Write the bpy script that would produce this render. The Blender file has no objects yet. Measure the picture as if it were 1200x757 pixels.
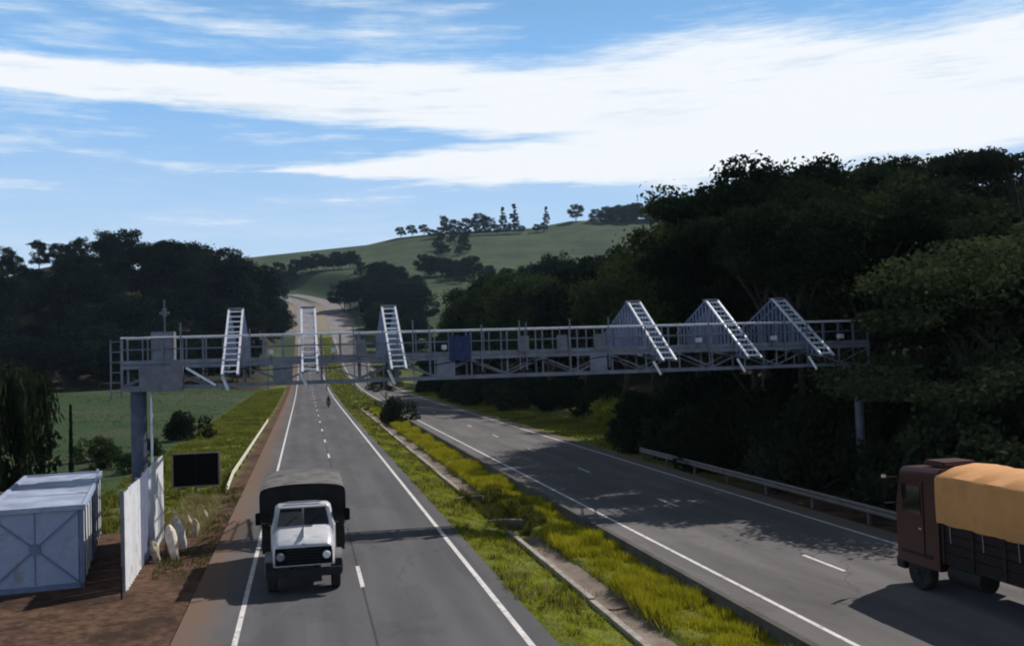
import bpy, math, random
import numpy as np
from mathutils import Vector, Matrix
random.seed(7); RNG=np.random.default_rng(7)
S=bpy.context.scene; COL=S.collection
R=math.radians
# ------------------------------------------------------------------ camera
cam=bpy.data.cameras.new('camera'); co=bpy.data.objects.new('camera',cam); COL.objects.link(co); S.camera=co
F_PX=1150.; yaw,pitch,roll=R(12.0),R(1.9),R(1.72)
fw=Vector((math.sin(yaw)*math.cos(pitch),math.cos(yaw)*math.cos(pitch),math.sin(pitch)))
r0=Vector((math.cos(yaw),-math.sin(yaw),0)); u0=r0.cross(fw)
rt=r0*math.cos(roll)-u0*math.sin(roll); up=u0*math.cos(roll)+r0*math.sin(roll)
m=Matrix((rt,up,-fw)).transposed().to_4x4(); m.translation=Vector((0,0,7.0)); co.matrix_world=m
cam.sensor_fit='HORIZONTAL'; cam.sensor_width=36; cam.lens=36*F_PX/1200; cam.clip_start=.1; cam.clip_end=12000
# ------------------------------------------------------------------ light
SUN=Vector((.85,.50,1.0)).normalized()
S.view_settings.view_transform='Standard'; S.view_settings.look='None'; S.view_settings.exposure=0; S.view_settings.gamma=1
sl=bpy.data.lights.new('sun','SUN'); sl.energy=5.0; sl.angle=R(.5); sl.color=(1,.95,.88)
so=bpy.data.objects.new('sun',sl); COL.objects.link(so); so.rotation_euler=SUN.to_track_quat('Z','Y').to_euler()
W=bpy.data.worlds.new('World'); S.world=W; W.use_nodes=True
nt=W.node_tree; nt.nodes.clear()
class G:
    """tiny node helper"""
    def __init__(s,t): s.t=t
    def n(s,k,**kw):
        x=s.t.nodes.new(k)
        for a,v in kw.items(): setattr(x,a,v)
        return x
    def put(s,sock,v):
        if isinstance(v,bpy.types.NodeSocket): s.t.links.new(v,sock)
        else:
            if isinstance(v,(tuple,list)) and len(v)==3 and sock.type=='RGBA': v=(*v,1)
            sock.default_value=v
    def m(s,op,a,b=None,c=None,clamp=False):
        x=s.n('ShaderNodeMath',operation=op,use_clamp=clamp)
        for i,v in enumerate((a,b,c)):
            if v is not None: s.put(x.inputs[i],v)
        return x.outputs[0]
    def ss(s,v,a,b):
        x=s.n('ShaderNodeMapRange',interpolation_type='SMOOTHSTEP'); s.put(x.inputs[0],v); x.inputs[1].default_value=a; x.inputs[2].default_value=b
        return x.outputs[0]
    def mix(s,f,a,b):
        x=s.n('ShaderNodeMix',data_type='RGBA'); s.put(x.inputs[0],f); s.put(x.inputs[6],a); s.put(x.inputs[7],b); return x.outputs[2]
    def noise(s,v,scale,detail=4,rough=.55,sc3=None):
        if sc3:
            mp=s.n('ShaderNodeMapping'); s.t.links.new(v,mp.inputs[0]); mp.inputs[3].default_value=sc3; v=mp.outputs[0]
        x=s.n('ShaderNodeTexNoise'); s.t.links.new(v,x.inputs['Vector']); x.inputs['Scale'].default_value=scale
        x.inputs['Detail'].default_value=detail; x.inputs['Roughness'].default_value=rough; return x.outputs[0]
g=G(nt)
sky=g.n('ShaderNodeTexSky',sky_type='NISHITA'); sky.sun_disc=False
sky.sun_elevation=math.asin(SUN.z); sky.sun_rotation=math.atan2(SUN.x,SUN.y); sky.air_density=.55; sky.dust_density=.4; sky.ozone_density=1.6; sky.altitude=1000
tc=g.n('ShaderNodeTexCoord'); sp=g.n('ShaderNodeSeparateXYZ'); nt.links.new(tc.outputs['Generated'],sp.inputs[0])
az=g.m('MULTIPLY',g.m('ARCTAN2',sp.outputs[0],sp.outputs[1]),57.2958); el=g.m('MULTIPLY',g.m('ARCSINE',sp.outputs[2]),57.2958)
cv=g.n('ShaderNodeCombineXYZ'); g.put(cv.inputs[0],az); g.put(cv.inputs[1],el)
nz=g.noise(cv.outputs[0],1,8,.62,(.05,.34,1)); nz2=g.noise(cv.outputs[0],1,9,.66,(.10,.85,1)); nz3=g.noise(cv.outputs[0],1,4,.6,(.02,.2,1))
wob=g.m('MULTIPLY',g.m('SUBTRACT',nz,.5),2.6)
v=g.m('ADD',el,wob)
c1=g.m('MULTIPLY_ADD',az,-.025,15.0); h1=g.m('MULTIPLY_ADD',g.ss(az,-12,26),2.6,1.0)
b1=g.m('SUBTRACT',1,g.m('DIVIDE',g.m('ABSOLUTE',g.m('SUBTRACT',v,c1)),h1))
c2=g.m('MULTIPLY_ADD',az,.01,10.9); h2=g.m('MULTIPLY_ADD',g.ss(az,-4,20),1.3,.75)
b2=g.m('SUBTRACT',g.m('MULTIPLY',g.ss(az,-8,8),.9),g.m('DIVIDE',g.m('ABSOLUTE',g.m('SUBTRACT',v,c2)),h2))
fil=g.m('MULTIPLY',g.ss(az,8,24),g.m('SUBTRACT',1,g.m('DIVIDE',g.m('ABSOLUTE',g.m('SUBTRACT',v,12.6)),4.0)))
msk=g.m('MAXIMUM',g.m('MAXIMUM',b1,b2),fil)
msk=g.ss(g.m('ADD',msk,g.m('MULTIPLY',g.m('SUBTRACT',nz2,.5),1.5)),-.22,.52)
wisp=g.m('MULTIPLY',g.ss(nz2,.55,.80),g.m('MULTIPLY',g.m('MULTIPLY',g.ss(nz3,.42,.6),g.m('SUBTRACT',1,g.ss(el,19.5,28))),.45))
low=g.m('MULTIPLY_ADD',g.m('SUBTRACT',1,g.ss(el,2,17)),.68,.06)
veil=g.m('MAXIMUM',g.m('MAXIMUM',g.m('MULTIPLY',msk,.97),wisp),low)
nz4=g.noise(cv.outputs[0],1,8,.6,(.12,1.1,3))
shade=g.m('MULTIPLY',g.ss(nz4,.50,.70),g.m('SUBTRACT',1,g.ss(g.m('ABSOLUTE',g.m('SUBTRACT',el,14.6)),.6,2.2)))
cc=g.mix(g.m('MULTIPLY_ADD',shade,.45,.04),(19.2,19.8,20.4),(10.5,13.0,16.4))
cc=g.mix(g.m('MULTIPLY',g.m('SUBTRACT',1,msk),.9),cc,(13.2,16.6,19.0))
bl=g.mix(g.m('SUBTRACT',1,g.ss(el,16,30)),sky.outputs[0],(4.3,9.6,17.6))
skyc=g.mix(veil,bl,cc)
bg=g.n('ShaderNodeBackground'); g.put(bg.inputs[0],skyc); bg.inputs[1].default_value=.05
wo=g.n('ShaderNodeOutputWorld'); nt.links.new(bg.outputs[0],wo.inputs[0])

# ------------------------------------------------------------------ helpers
def tag(o,label=None,cat=None,group=None,kind=None):
    if label: o['label']=label
    if cat: o['category']=cat
    if group: o['group']=group
    if kind: o['kind']=kind
    return o
def empty(name,loc=(0,0,0),rz=0):
    o=bpy.data.objects.new(name,None); COL.objects.link(o); o.location=loc; o.rotation_euler=(0,0,rz); o.empty_display_size=.3; return o
class MB:
    def __init__(s): s.v=[]; s.f=[]
    def add(s,v,f):
        n=len(s.v); s.v+= [tuple(p) for p in v]; s.f+=[tuple(i+n for i in q) for q in f]; return s
    def box(s,a,b):
        (x0,y0,z0),(x1,y1,z1)=a,b
        return s.add([(x0,y0,z0),(x1,y0,z0),(x1,y1,z0),(x0,y1,z0),(x0,y0,z1),(x1,y0,z1),(x1,y1,z1),(x0,y1,z1)],
            [(0,3,2,1),(4,5,6,7),(0,1,5,4),(1,2,6,5),(2,3,7,6),(3,0,4,7)])
    def bar(s,p,q,w,h=None):
        h=h or w; p=Vector(p); q=Vector(q); d=(q-p).normalized()
        a=Vector((0,0,1)) if abs(d.z)<.95 else Vector((0,1,0))
        x=d.cross(a).normalized()*w/2; y=x.cross(d).normalized()*h/2
        vs=[p-x-y,p+x-y,p+x+y,p-x+y,q-x-y,q+x-y,q+x+y,q-x+y]
        return s.add(vs,[(0,3,2,1),(4,5,6,7),(0,1,5,4),(1,2,6,5),(2,3,7,6),(3,0,4,7)])
    def tube(s,pts,rad,n=8,cap=True):
        pts=[Vector(p) for p in pts]; rad=rad if isinstance(rad,(list,tuple)) else [rad]*len(pts); base=len(s.v)
        for i,p in enumerate(pts):
            d=(pts[min(i+1,len(pts)-1)]-pts[max(i-1,0)]).normalized()
            a=Vector((0,0,1)) if abs(d.z)<.9 else Vector((1,0,0))
            x=d.cross(a).normalized(); y=x.cross(d)
            for k in range(n):
                t=2*math.pi*k/n; s.v.append(tuple(p+x*math.cos(t)*rad[i]+y*math.sin(t)*rad[i]))
        for i in range(len(pts)-1):
            for k in range(n):
                a=base+i*n+k; b=base+i*n+(k+1)%n; s.f.append((a,a+n,b+n,b))
        if cap: s.f.append(tuple(base+k for k in range(n))); e=base+(len(pts)-1)*n; s.f.append(tuple(e+k for k in reversed(range(n))))
        return s
    def loft(s,rings,closed=True,cap=True):
        base=len(s.v); n=len(rings[0])
        for r_ in rings: s.v+=[tuple(p) for p in r_]
        for i in range(len(rings)-1):
            for k in range(n if closed else n-1):
                a=base+i*n+k; b=base+i*n+(k+1)%n; s.f.append((a,b,b+n,a+n))
        if cap and closed:
            s.f.append(tuple(base+k for k in reversed(range(n)))); e=base+(len(rings)-1)*n; s.f.append(tuple(e+k for k in range(n)))
        return s
    def ell(s,c,r_,n=12,m_=8):
        rings=[]
        for j in range(m_+1):
            t=math.pi*j/m_; st=max(math.sin(t),.02)
            rings.append([(c[0]+r_[0]*st*math.cos(2*math.pi*k/n),c[1]+r_[1]*st*math.sin(2*math.pi*k/n),c[2]-r_[2]*math.cos(t)) for k in range(n)])
        return s.loft(rings)
    def mesh(s,name,mat,smooth=False,bevel=0):
        me=bpy.data.meshes.new(name); me.from_pydata(s.v,[],s.f); me.materials.append(mat)
        import bmesh
        bm=bmesh.new(); bm.from_mesh(me); bmesh.ops.recalc_face_normals(bm,faces=bm.faces)
        if bevel: bmesh.ops.bevel(bm,geom=[e for e in bm.edges if len(e.link_faces)==2 and e.calc_face_angle(0)>.5],offset=bevel,segments=2,affect='EDGES',clamp_overlap=True)
        bm.to_mesh(me); bm.free()
        if smooth:
            me.polygons.foreach_set('use_smooth',[True]*len(me.polygons))
            try: me.set_sharp_from_angle(angle=R(35))
            except Exception: pass
        return me
    def build(s,name,mat,parent=None,smooth=False,bevel=0,kind=None,loc=None):
        o=bpy.data.objects.new(name,s.mesh(name,mat,smooth,bevel)); COL.objects.link(o)
        if parent: o.parent=parent
        if kind: o['kind']=kind
        if loc: o.location=loc
        return o
def link(name,me,parent=None,loc=(0,0,0),rot=(0,0,0),sc=(1,1,1)):
    o=bpy.data.objects.new(name,me); COL.objects.link(o); o.parent=parent; o.location=loc; o.rotation_euler=rot; o.scale=sc; return o
def npmesh(name,v,nv,mat):
    """v: (N*nv,3) array, every nv verts are one face"""
    me=bpy.data.meshes.new(name); N=len(v)//nv
    me.vertices.add(len(v)); me.vertices.foreach_set('co',np.asarray(v,np.float32).ravel())
    me.loops.add(len(v)); me.loops.foreach_set('vertex_index',np.arange(len(v),dtype=np.int32))
    me.polygons.add(N); me.polygons.foreach_set('loop_start',np.arange(0,len(v),nv,dtype=np.int32))
    me.materials.append(mat); me.update(calc_edges=True); return me
def grid(name,xs,ys,zf,mat,kind='structure'):
    X,Y=np.meshgrid(xs,ys); Z=zf(X,Y); v=np.stack([X,Y,Z],-1).reshape(-1,3); nx=len(xs)
    i=np.arange(len(ys)-1)[:,None]*nx+np.arange(nx-1)[None]; f=np.stack([i,i+1,i+nx+1,i+nx],-1).reshape(-1,4)
    me=bpy.data.meshes.new(name); me.from_pydata(v.tolist(),[],f.tolist()); me.materials.append(mat)
    me.polygons.foreach_set('use_smooth',[True]*len(me.polygons))
    o=bpy.data.objects.new(name,me); COL.objects.link(o); o['kind']=kind; return o

# ------------------------------------------------------------------ materials
def mat(name,col,rough=.7,metal=0,var=.25,scale=3,bump=0,bscale=40,dirt=None,dscale=1.5,dlo=.5,dhi=.75,spec=.3,rnd=0):
    M=bpy.data.materials.new(name); M.use_nodes=True; t=M.node_tree; b=t.nodes['Principled BSDF']; q=G(t)
    tcn=q.n('ShaderNodeTexCoord').outputs['Object']
    c=tuple(col)
    n1=q.noise(tcn,scale,5,.6)
    lo=tuple(x*(1-var) for x in c); hi=tuple(min(1,x*(1+var)) for x in c)
    out=q.mix(q.ss(n1,.3,.7),lo,hi)
    if dirt: out=q.mix(q.ss(q.noise(tcn,dscale,6,.65),dlo,dhi),out,dirt)
    if rnd:
        oi=q.n('ShaderNodeObjectInfo'); k=q.m('MULTIPLY_ADD',oi.outputs['Random'],rnd,1-rnd/2)
        hs=q.n('ShaderNodeHueSaturation'); q.put(hs.inputs['Value'],k); q.put(hs.inputs['Color'],out); out=hs.outputs[0]
    t.links.new(out,b.inputs['Base Color']); b.inputs['Roughness'].default_value=rough; b.inputs['Metallic'].default_value=metal
    b.inputs['Specular IOR Level'].default_value=spec
    if bump:
        bp=q.n('ShaderNodeBump'); bp.inputs['Strength'].default_value=bump; bp.inputs['Distance'].default_value=.05
        t.links.new(q.noise(tcn,bscale,5,.65),bp.inputs['Height']); t.links.new(bp.outputs[0],b.inputs['Normal'])
    return M
def leafmat(name,a,b_,trans=.25,rnd=.5,scale=.5):
    M=bpy.data.materials.new(name); M.use_nodes=True; t=M.node_tree; t.nodes.clear(); q=G(t)
    pos=q.n('ShaderNodeNewGeometry').outputs['Position']; n1=q.noise(pos,scale,3); isl=q.n('ShaderNodeNewGeometry').outputs['Random Per Island']
    c=q.mix(q.m('ADD',q.m('MULTIPLY',q.ss(n1,.3,.7),.6),q.m('MULTIPLY',isl,.4)),a,b_)
    oi=q.n('ShaderNodeObjectInfo'); hs=q.n('ShaderNodeHueSaturation'); q.put(hs.inputs['Color'],c)
    q.put(hs.inputs['Value'],q.m('MULTIPLY_ADD',oi.outputs['Random'],rnd,1-rnd/2)); q.put(hs.inputs['Hue'],q.m('MULTIPLY_ADD',oi.outputs['Random'],-.05,.525))
    d=q.n('ShaderNodeBsdfPrincipled'); q.put(d.inputs['Base Color'],hs.outputs[0]); d.inputs['Roughness'].default_value=.9; d.inputs['Specular IOR Level'].default_value=0
    tr=q.n('ShaderNodeBsdfTranslucent'); q.put(tr.inputs[0],hs.outputs[0]); mx=q.n('ShaderNodeMixShader'); mx.inputs[0].default_value=trans
    t.links.new(d.outputs[0],mx.inputs[1]); t.links.new(tr.outputs[0],mx.inputs[2]); o=q.n('ShaderNodeOutputMaterial'); t.links.new(mx.outputs[0],o.inputs[0]); return M
M_leaf=leafmat('foliage_dark',(.008,.014,.008),(.034,.046,.022),.12,.9,.28)
M_leafd=leafmat('foliage_far',(.004,.009,.007),(.018,.029,.017),.1,.9,.12)
M_leaf2=leafmat('foliage_mid',(.016,.028,.012),(.060,.078,.028),.2)
M_leafl=leafmat('foliage_layered',(.028,.042,.020),(.088,.104,.046),.22)
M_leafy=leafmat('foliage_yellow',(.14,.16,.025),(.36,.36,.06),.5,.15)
M_grass=leafmat('grass_bright',(.20,.21,.012),(.47,.45,.03),.3,0,.9)
M_grassv=leafmat('grass_verge',(.07,.10,.018),(.24,.25,.045),.25,0,.25)
M_grass2=leafmat('grass_dull',(.05,.06,.015),(.13,.13,.035),.25,0,.4)
M_dryg=leafmat('grass_dry',(.22,.17,.07),(.42,.36,.2),.2,0,2)
M_bark=mat('bark',(.06,.045,.035),.9,var=.4,scale=6,bump=.6,bscale=20)
M_galv=mat('galvanised_steel',(.15,.16,.20),.5,.3,.25,2,dirt=(.16,.15,.14),dscale=3,spec=.4)
M_galvl=mat('bright_steel',(.72,.74,.80),.38,.25,.12,3,dirt=(.5,.5,.5),dscale=5)
M_mesh=mat('blue_grey_bars',(.20,.23,.34),.5,.3,.25,3)
M_deck=mat('deck_steel',(.20,.20,.22),.7,.2,.3,3,dirt=(.10,.09,.08))
M_col=mat('painted_column',(.075,.09,.13),.6,.1,.25,1.5,dirt=(.12,.12,.12))
M_colr=mat('galvanised_column',(.13,.13,.16),.55,.2,.3,1)
M_cab=mat('cabinet_grey',(.15,.15,.17),.6,.1,.2,3)
M_conc=mat('concrete',(.30,.27,.23),.9,0,.25,2,.4,30,dirt=(.16,.12,.09),dscale=.9)
M_concd=mat('concrete_dirty',(.17,.135,.11),.9,0,.3,1.2,.4,20,dirt=(.09,.06,.04),dscale=.6)
M_kerb=mat('kerb_concrete_shaded',(.075,.068,.06),.9,0,.3,1.2,.4,20,dirt=(.04,.03,.025),dscale=.6)  # shade of the kerb's median face is put into this darker concrete
M_white=mat('white_paint',(.72,.73,.76),.5,0,.06,2,dirt=(.36,.29,.22),dscale=1.6,dlo=.50,dhi=.80)
M_fblue=mat('blue_grey_sheet',(.16,.18,.27),.5,0,.1,2)  # darker blue-grey tone for the middle fence panels
M_shed=mat('shed_paint_shaded',(.30,.35,.48),.55,0,.08,1.5,dirt=(.20,.17,.14),dscale=1.4,dlo=.48,dhi=.80)  # white paint with the bluish cast of shade put into its colour
M_roof=mat('shed_roof_sheet',(.30,.34,.44),.5,0,.25,.8,dirt=(.16,.17,.2),dscale=.6)
M_shedd=mat('shed_frame',(.14,.17,.27),.5,0,.15,2)
M_black=mat('black_matte',(.004,.004,.005),.8,0,.3,4,spec=.1)
M_rubber=mat('tyre_rubber',(.018,.018,.018),.85,0,.3,8,.3,60,dirt=(.06,.05,.04),dscale=3)
M_chas=mat('chassis_black',(.015,.014,.014),.7,.1,.4,5)
M_cabw=mat('truck_white',(.50,.50,.53),.35,0,.06,3,dirt=(.24,.21,.19),dscale=2,dlo=.5,dhi=.9,spec=.5)
M_chr=mat('chrome',(.6,.6,.62),.2,.9,.05,5)
M_glass=mat('dark_glass',(.01,.012,.015),.08,0,.1,1,spec=.7)
M_fend=mat('fender_grey',(.14,.14,.155),.45,0,.1,3)
M_canv=mat('grey_canvas',(.13,.125,.12),.9,0,.25,1.5,.5,12,dirt=(.07,.06,.055),dscale=1)
M_canvd=mat('shaded_canvas',(.012,.011,.011),.9,0,.4,2,.5,12)  # canvas ends in shade: the darkness is put into the colour
M_wood=mat('dark_wood',(.02,.016,.014),.8,0,.35,6,.3,30)
M_red=mat('dark_red_paint',(.04,.0045,.005),.35,0,.15,2,dirt=(.05,.015,.012),dscale=1.5,spec=.5)
M_boards=mat('red_boards',(.012,.004,.004),.7,0,.3,3)
M_tan=mat('tan_tarp',(.54,.25,.085),.8,0,.10,1.2,.3,4,dirt=(.42,.22,.09),dscale=.7)
M_head=mat('headlight_glass',(.75,.75,.72),.15,0,.05,4,spec=.6)
M_hdim=mat('headlight_grey',(.22,.22,.24),.3,0,.1,4)  # lens in a plain darker grey
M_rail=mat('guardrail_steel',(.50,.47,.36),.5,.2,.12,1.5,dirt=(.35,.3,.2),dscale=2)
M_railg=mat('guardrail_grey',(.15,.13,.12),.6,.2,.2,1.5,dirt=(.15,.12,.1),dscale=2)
M_stone=mat('white_stone',(.74,.68,.60),.85,0,.12,4,.5,15,dirt=(.36,.25,.17),dscale=3,dlo=.5,dhi=.8)
M_stoned=mat('cream_stone',(.42,.36,.26),.85,0,.25,5,.5,15,dirt=(.2,.14,.08),dscale=4)
M_blue=mat('blue_tarp',(.02,.035,.10),.6,0,.3,4,.5,20)
M_amb=mat('amber_lens',(.75,.55,.35),.3,0,.05,4)
M_skin=mat('skin',(.25,.14,.09),.6)
M_cloth=mat('dark_cloth',(.015,.016,.022),.9,0,.3,5)

def asphalt(name,base,dust,edge=None,seams=()):
    M=bpy.data.materials.new(name); M.use_nodes=True; t=M.node_tree; b=t.nodes['Principled BSDF']; q=G(t)
    geo=q.n('ShaderNodeNewGeometry').outputs['Position']; s=q.n('ShaderNodeSeparateXYZ'); t.links.new(geo,s.inputs[0]); x=s.outputs[0]
    c=q.mix(q.ss(q.noise(geo,1,5,.6,(.5,.07,1)),.35,.65),tuple(v*.86 for v in base),tuple(v*1.14 for v in base))
    c=q.mix(q.m('MULTIPLY',q.ss(q.noise(geo,60,3,.7),.35,.7),.35),c,tuple(v*1.5 for v in base))
    for (xc,w,k) in seams:      # wheel tracks and joints, soft
        d=q.m('SUBTRACT',1,q.ss(q.m('ABSOLUTE',q.m('SUBTRACT',x,xc)),w*.3,w)); c=q.mix(q.m('MULTIPLY',d,k),c,(.03,.03,.032))
    c=q.mix(q.m('MULTIPLY',q.ss(q.noise(geo,1,6,.7,(.35,.22,1)),.56,.62),.22),c,tuple(v*.55 for v in base))
    wp=q.n('ShaderNodeVectorMath',operation='ADD'); nn=q.n('ShaderNodeTexNoise'); nn.inputs['Scale'].default_value=1.2; t.links.new(geo,nn.inputs['Vector']); t.links.new(geo,wp.inputs[0]); t.links.new(nn.outputs['Color'],wp.inputs[1])
    mp=q.n('ShaderNodeMapping'); mp.inputs[3].default_value=(.22,.11,1); t.links.new(wp.outputs[0],mp.inputs[0])
    vo=q.n('ShaderNodeTexVoronoi',feature='DISTANCE_TO_EDGE'); vo.inputs['Scale'].default_value=1; t.links.new(mp.outputs[0],vo.inputs['Vector'])
    cr_=q.m('MULTIPLY',q.m('SUBTRACT',1,q.ss(vo.outputs['Distance'],.002,.010)),q.ss(q.noise(geo,.08,2),.42,.55)); c=q.mix(q.m('MULTIPLY',cr_,.30),c,(.025,.025,.027))
    vp=q.n('ShaderNodeTexVoronoi',feature='F1'); vp.distance='CHEBYCHEV'; vp.inputs['Scale'].default_value=1; mp2=q.n('ShaderNodeMapping'); mp2.inputs[3].default_value=(.45,.10,1); t.links.new(geo,mp2.inputs[0]); t.links.new(mp2.outputs[0],vp.inputs['Vector'])
    sc_=q.n('ShaderNodeSeparateColor'); t.links.new(vp.outputs['Color'],sc_.inputs[0]); c=q.mix(q.m('MULTIPLY',q.m('GREATER_THAN',sc_.outputs[0],.80),.22),c,tuple(v*.6 for v in base))
    if edge:
        (e0,e1)=edge; wv=q.m('MULTIPLY',q.m('SUBTRACT',q.noise(geo,.5,5,.6),.5),1.6)
        f=q.ss(q.m('ADD',x,wv),e0,e1); c=q.mix(q.m('MULTIPLY',f,.85),c,dust)
    t.links.new(c,b.inputs['Base Color']); b.inputs['Roughness'].default_value=.95; b.inputs['Specular IOR Level'].default_value=.03
    bp=q.n('ShaderNodeBump'); bp.inputs['Strength'].default_value=.3; bp.inputs['Distance'].default_value=.01
    t.links.new(q.noise(geo,50,3,.7),bp.inputs['Height']); t.links.new(bp.outputs[0],b.inputs['Normal']); return M
M_asL=asphalt('asphalt_left',(.100,.098,.104),(.16,.105,.075),(-1.9,-3.3),[(1.6,.05,.6),(-1.0,.5,.12),(.6,.5,.12),(2.5,.5,.12),(4.2,.5,.12)])
M_asR=asphalt('asphalt_right',(.128,.120,.120),(.15,.11,.085),(19.8,21.3),[(13.4,.5,.1),(15.2,.5,.1),(17.3,.5,.15),(19.0,.5,.15)])
M_paint=mat('road_paint',(.60,.57,.56),.8,0,.12,2,dirt=(.20,.19,.18),dscale=4,dlo=.48,dhi=.72)

# terrain shapes ----------------------------------------------------
def sm(t): t=np.clip(t,0,1); return t*t*(3-2*t)
RY=np.array([-300,170,210,240,270,300,350,400,500,600,640,700,760,3000.]); RZ=np.array([0,0,.25,.8,1.9,3.5,8.2,14,28,43,49.5,56,58,58])
def zr(Y):
    Y=np.asarray(Y,float); k=np.arange(-24,25,6.)
    return sum(np.interp(Y+d,RY,RZ) for d in k)/len(k)*(1-sm((150-Y)/40.)) 
CX=np.array([-1500,-300,-120,-19.6,55,81,122,200,237,336,431,710,1500.]); CZ=np.array([60,70,88,98.5,106,112,116.5,120,126.5,129.6,143,165,150])
def rx(Y): return -60*sm((np.asarray(Y,float)-560)/220)**1.0      # the highway bends left near the top
def terr(X,Y):
    cz=np.interp(X,CX,CZ); t=np.clip((Y-265)/585.,0,1)
    z=cz*(t**1.28)*np.where(Y<850,1,1-.55*sm((Y-850)/700.))
    z=z+5*np.sin(X*.021+1)*np.sin(Y*.013)*sm((Y-330)/120)*(1-sm((Y-700)/120))
    z=z+33*np.exp(-((X+75)/68.)**2-((Y-365)/72.)**2)*sm((Y-235)/70)*sm((-4-X)/20)
    z=z+7.0*sm((X-26)/42.)*(1-sm((Y-250)/80)) + 1.6*sm((Y-120)/120)*sm((-8-X)/14)*(1-sm((Y-260)/60))
    z=z+14*sm((X-28)/50.)*sm((Y-110)/80)*(1-sm((Y-320)/120))
    z=z+.25*np.sin(X*.31)*np.sin(Y*.17)*sm((-9-X)/6)
    cx=rx(Y); Xs=X-cx
    d=np.maximum(np.maximum(-4.5-Xs,Xs-22.5),0); w=(1-sm(d/np.clip(6+(Y-200)*.05,6,26)))*(1-sm((Y-655)/70))
    z=z*(1-w)+zr(Y)*w
    fade=1-sm((Y-150)/40)                                        # median ditch
    dip=-.30*sm((X-5.9)/2.0)*sm((11.35-X)/.12)-.30*sm((X-8.05)/.25)*sm((9.45-X)/.25)
    z=z+dip*fade-.05
    z=z-.25*sm((-3.2-X)/1.6)*sm((X+14)/6)*sm((60-Y)/20)*sm((Y-36)/8)
    return z
def tz(x,y): return float(terr(np.array(float(x)),np.array(float(y))))
# ground material
M=bpy.data.materials.new('ground'); M.use_nodes=True; t=M.node_tree; b=t.nodes['Principled BSDF']; q=G(t)
geo=q.n('ShaderNodeNewGeometry').outputs['Position']; s=q.n('ShaderNodeSeparateXYZ'); t.links.new(geo,s.inputs[0]); X_,Y_=s.outputs[0],s.outputs[1]
nA=q.noise(geo,.035,6,.6); nB=q.noise(geo,.35,6,.65); nC=q.noise(geo,2.5,5,.7)
past=q.mix(q.ss(nA,.35,.65),(.030,.050,.026),(.056,.078,.040)); past=q.mix(q.m('MULTIPLY',q.ss(nB,.4,.75),.5),past,(.024,.038,.018))
past=q.mix(q.m('MULTIPLY',q.ss(q.noise(geo,1,4,.6,(.012,.12,1)),.5,.62),.35),past,(.075,.09,.05))
field=q.mix(q.ss(nB,.35,.7),(.022,.044,.016),(.036,.062,.022)); field=q.mix(q.ss(nA,.45,.6),field,(.045,.056,.030))
c=q.mix(q.ss(Y_,180,330),field,past)
verge=q.mix(q.ss(nC,.3,.7),(.09,.11,.02),(.20,.205,.035)); verge=q.mix(q.ss(nB,.4,.7),verge,(.07,.085,.025))
wob=q.m('MULTIPLY',q.m('SUBTRACT',nB,.5),5.0); xw=q.m('ADD',X_,wob)
c=q.mix(q.m('MULTIPLY',q.m('MULTIPLY',q.ss(xw,-13,-7),.9),q.m('SUBTRACT',1,q.m('MAXIMUM',q.ss(Y_,230,330),q.m('MULTIPLY',q.ss(X_,24,34),.6)))),c,verge)
soil=q.mix(q.ss(nC,.3,.7),(.050,.027,.018),(.135,.078,.052)); soil=q.mix(q.m('MULTIPLY',q.ss(nB,.50,.62),.8),soil,(.035,.022,.016))
wob2=q.m('MULTIPLY',q.m('SUBTRACT',nB,.5),1.2); xw2=q.m('ADD',X_,wob2)
near=q.m('SUBTRACT',1,q.ss(q.m('ADD',Y_,q.m('MULTIPLY',wob,1.5)),44,56))
c=q.mix(q.m('MULTIPLY',near,q.ss(xw,-30,-12)),c,soil)
c=q.mix(q.m('MULTIPLY',q.m('MULTIPLY',q.ss(xw2,-4.9,-3.9),q.m('SUBTRACT',1,q.ss(X_,-1.5,-1))),q.m('SUBTRACT',1,q.ss(Y_,250,380))),c,soil)
# median floor, forest floor
med=q.m('MULTIPLY',q.m('MULTIPLY',q.ss(X_,5,5.6),q.m('SUBTRACT',1,q.ss(X_,12,12.5))),q.m('SUBTRACT',1,q.ss(Y_,500,600))); c=q.mix(q.m('MULTIPLY',med,.95),c,verge)
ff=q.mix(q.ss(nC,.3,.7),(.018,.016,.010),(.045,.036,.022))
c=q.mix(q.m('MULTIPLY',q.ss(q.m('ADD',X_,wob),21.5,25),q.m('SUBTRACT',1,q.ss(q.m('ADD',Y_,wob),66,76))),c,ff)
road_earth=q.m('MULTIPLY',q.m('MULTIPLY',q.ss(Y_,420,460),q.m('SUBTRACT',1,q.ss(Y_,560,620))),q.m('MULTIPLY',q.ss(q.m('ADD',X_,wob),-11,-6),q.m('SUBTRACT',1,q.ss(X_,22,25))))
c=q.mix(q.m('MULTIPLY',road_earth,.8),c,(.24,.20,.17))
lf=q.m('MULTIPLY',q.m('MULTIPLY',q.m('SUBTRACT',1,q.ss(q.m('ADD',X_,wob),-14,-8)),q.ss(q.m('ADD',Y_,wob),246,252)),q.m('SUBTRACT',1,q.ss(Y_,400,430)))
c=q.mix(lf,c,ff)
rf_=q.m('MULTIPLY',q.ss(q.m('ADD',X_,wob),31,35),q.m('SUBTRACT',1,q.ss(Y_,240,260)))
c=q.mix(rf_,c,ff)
t.links.new(c,b.inputs['Base Color']); b.inputs['Roughness'].default_value=.95; b.inputs['Specular IOR Level'].default_value=.1
bp=q.n('ShaderNodeBump'); bp.inputs['Strength'].default_value=.7; bp.inputs['Distance'].default_value=.12
t.links.new(q.noise(geo,4,6,.7),bp.inputs['Height']); t.links.new(bp.outputs[0],b.inputs['Normal']); M_ground=M
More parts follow.
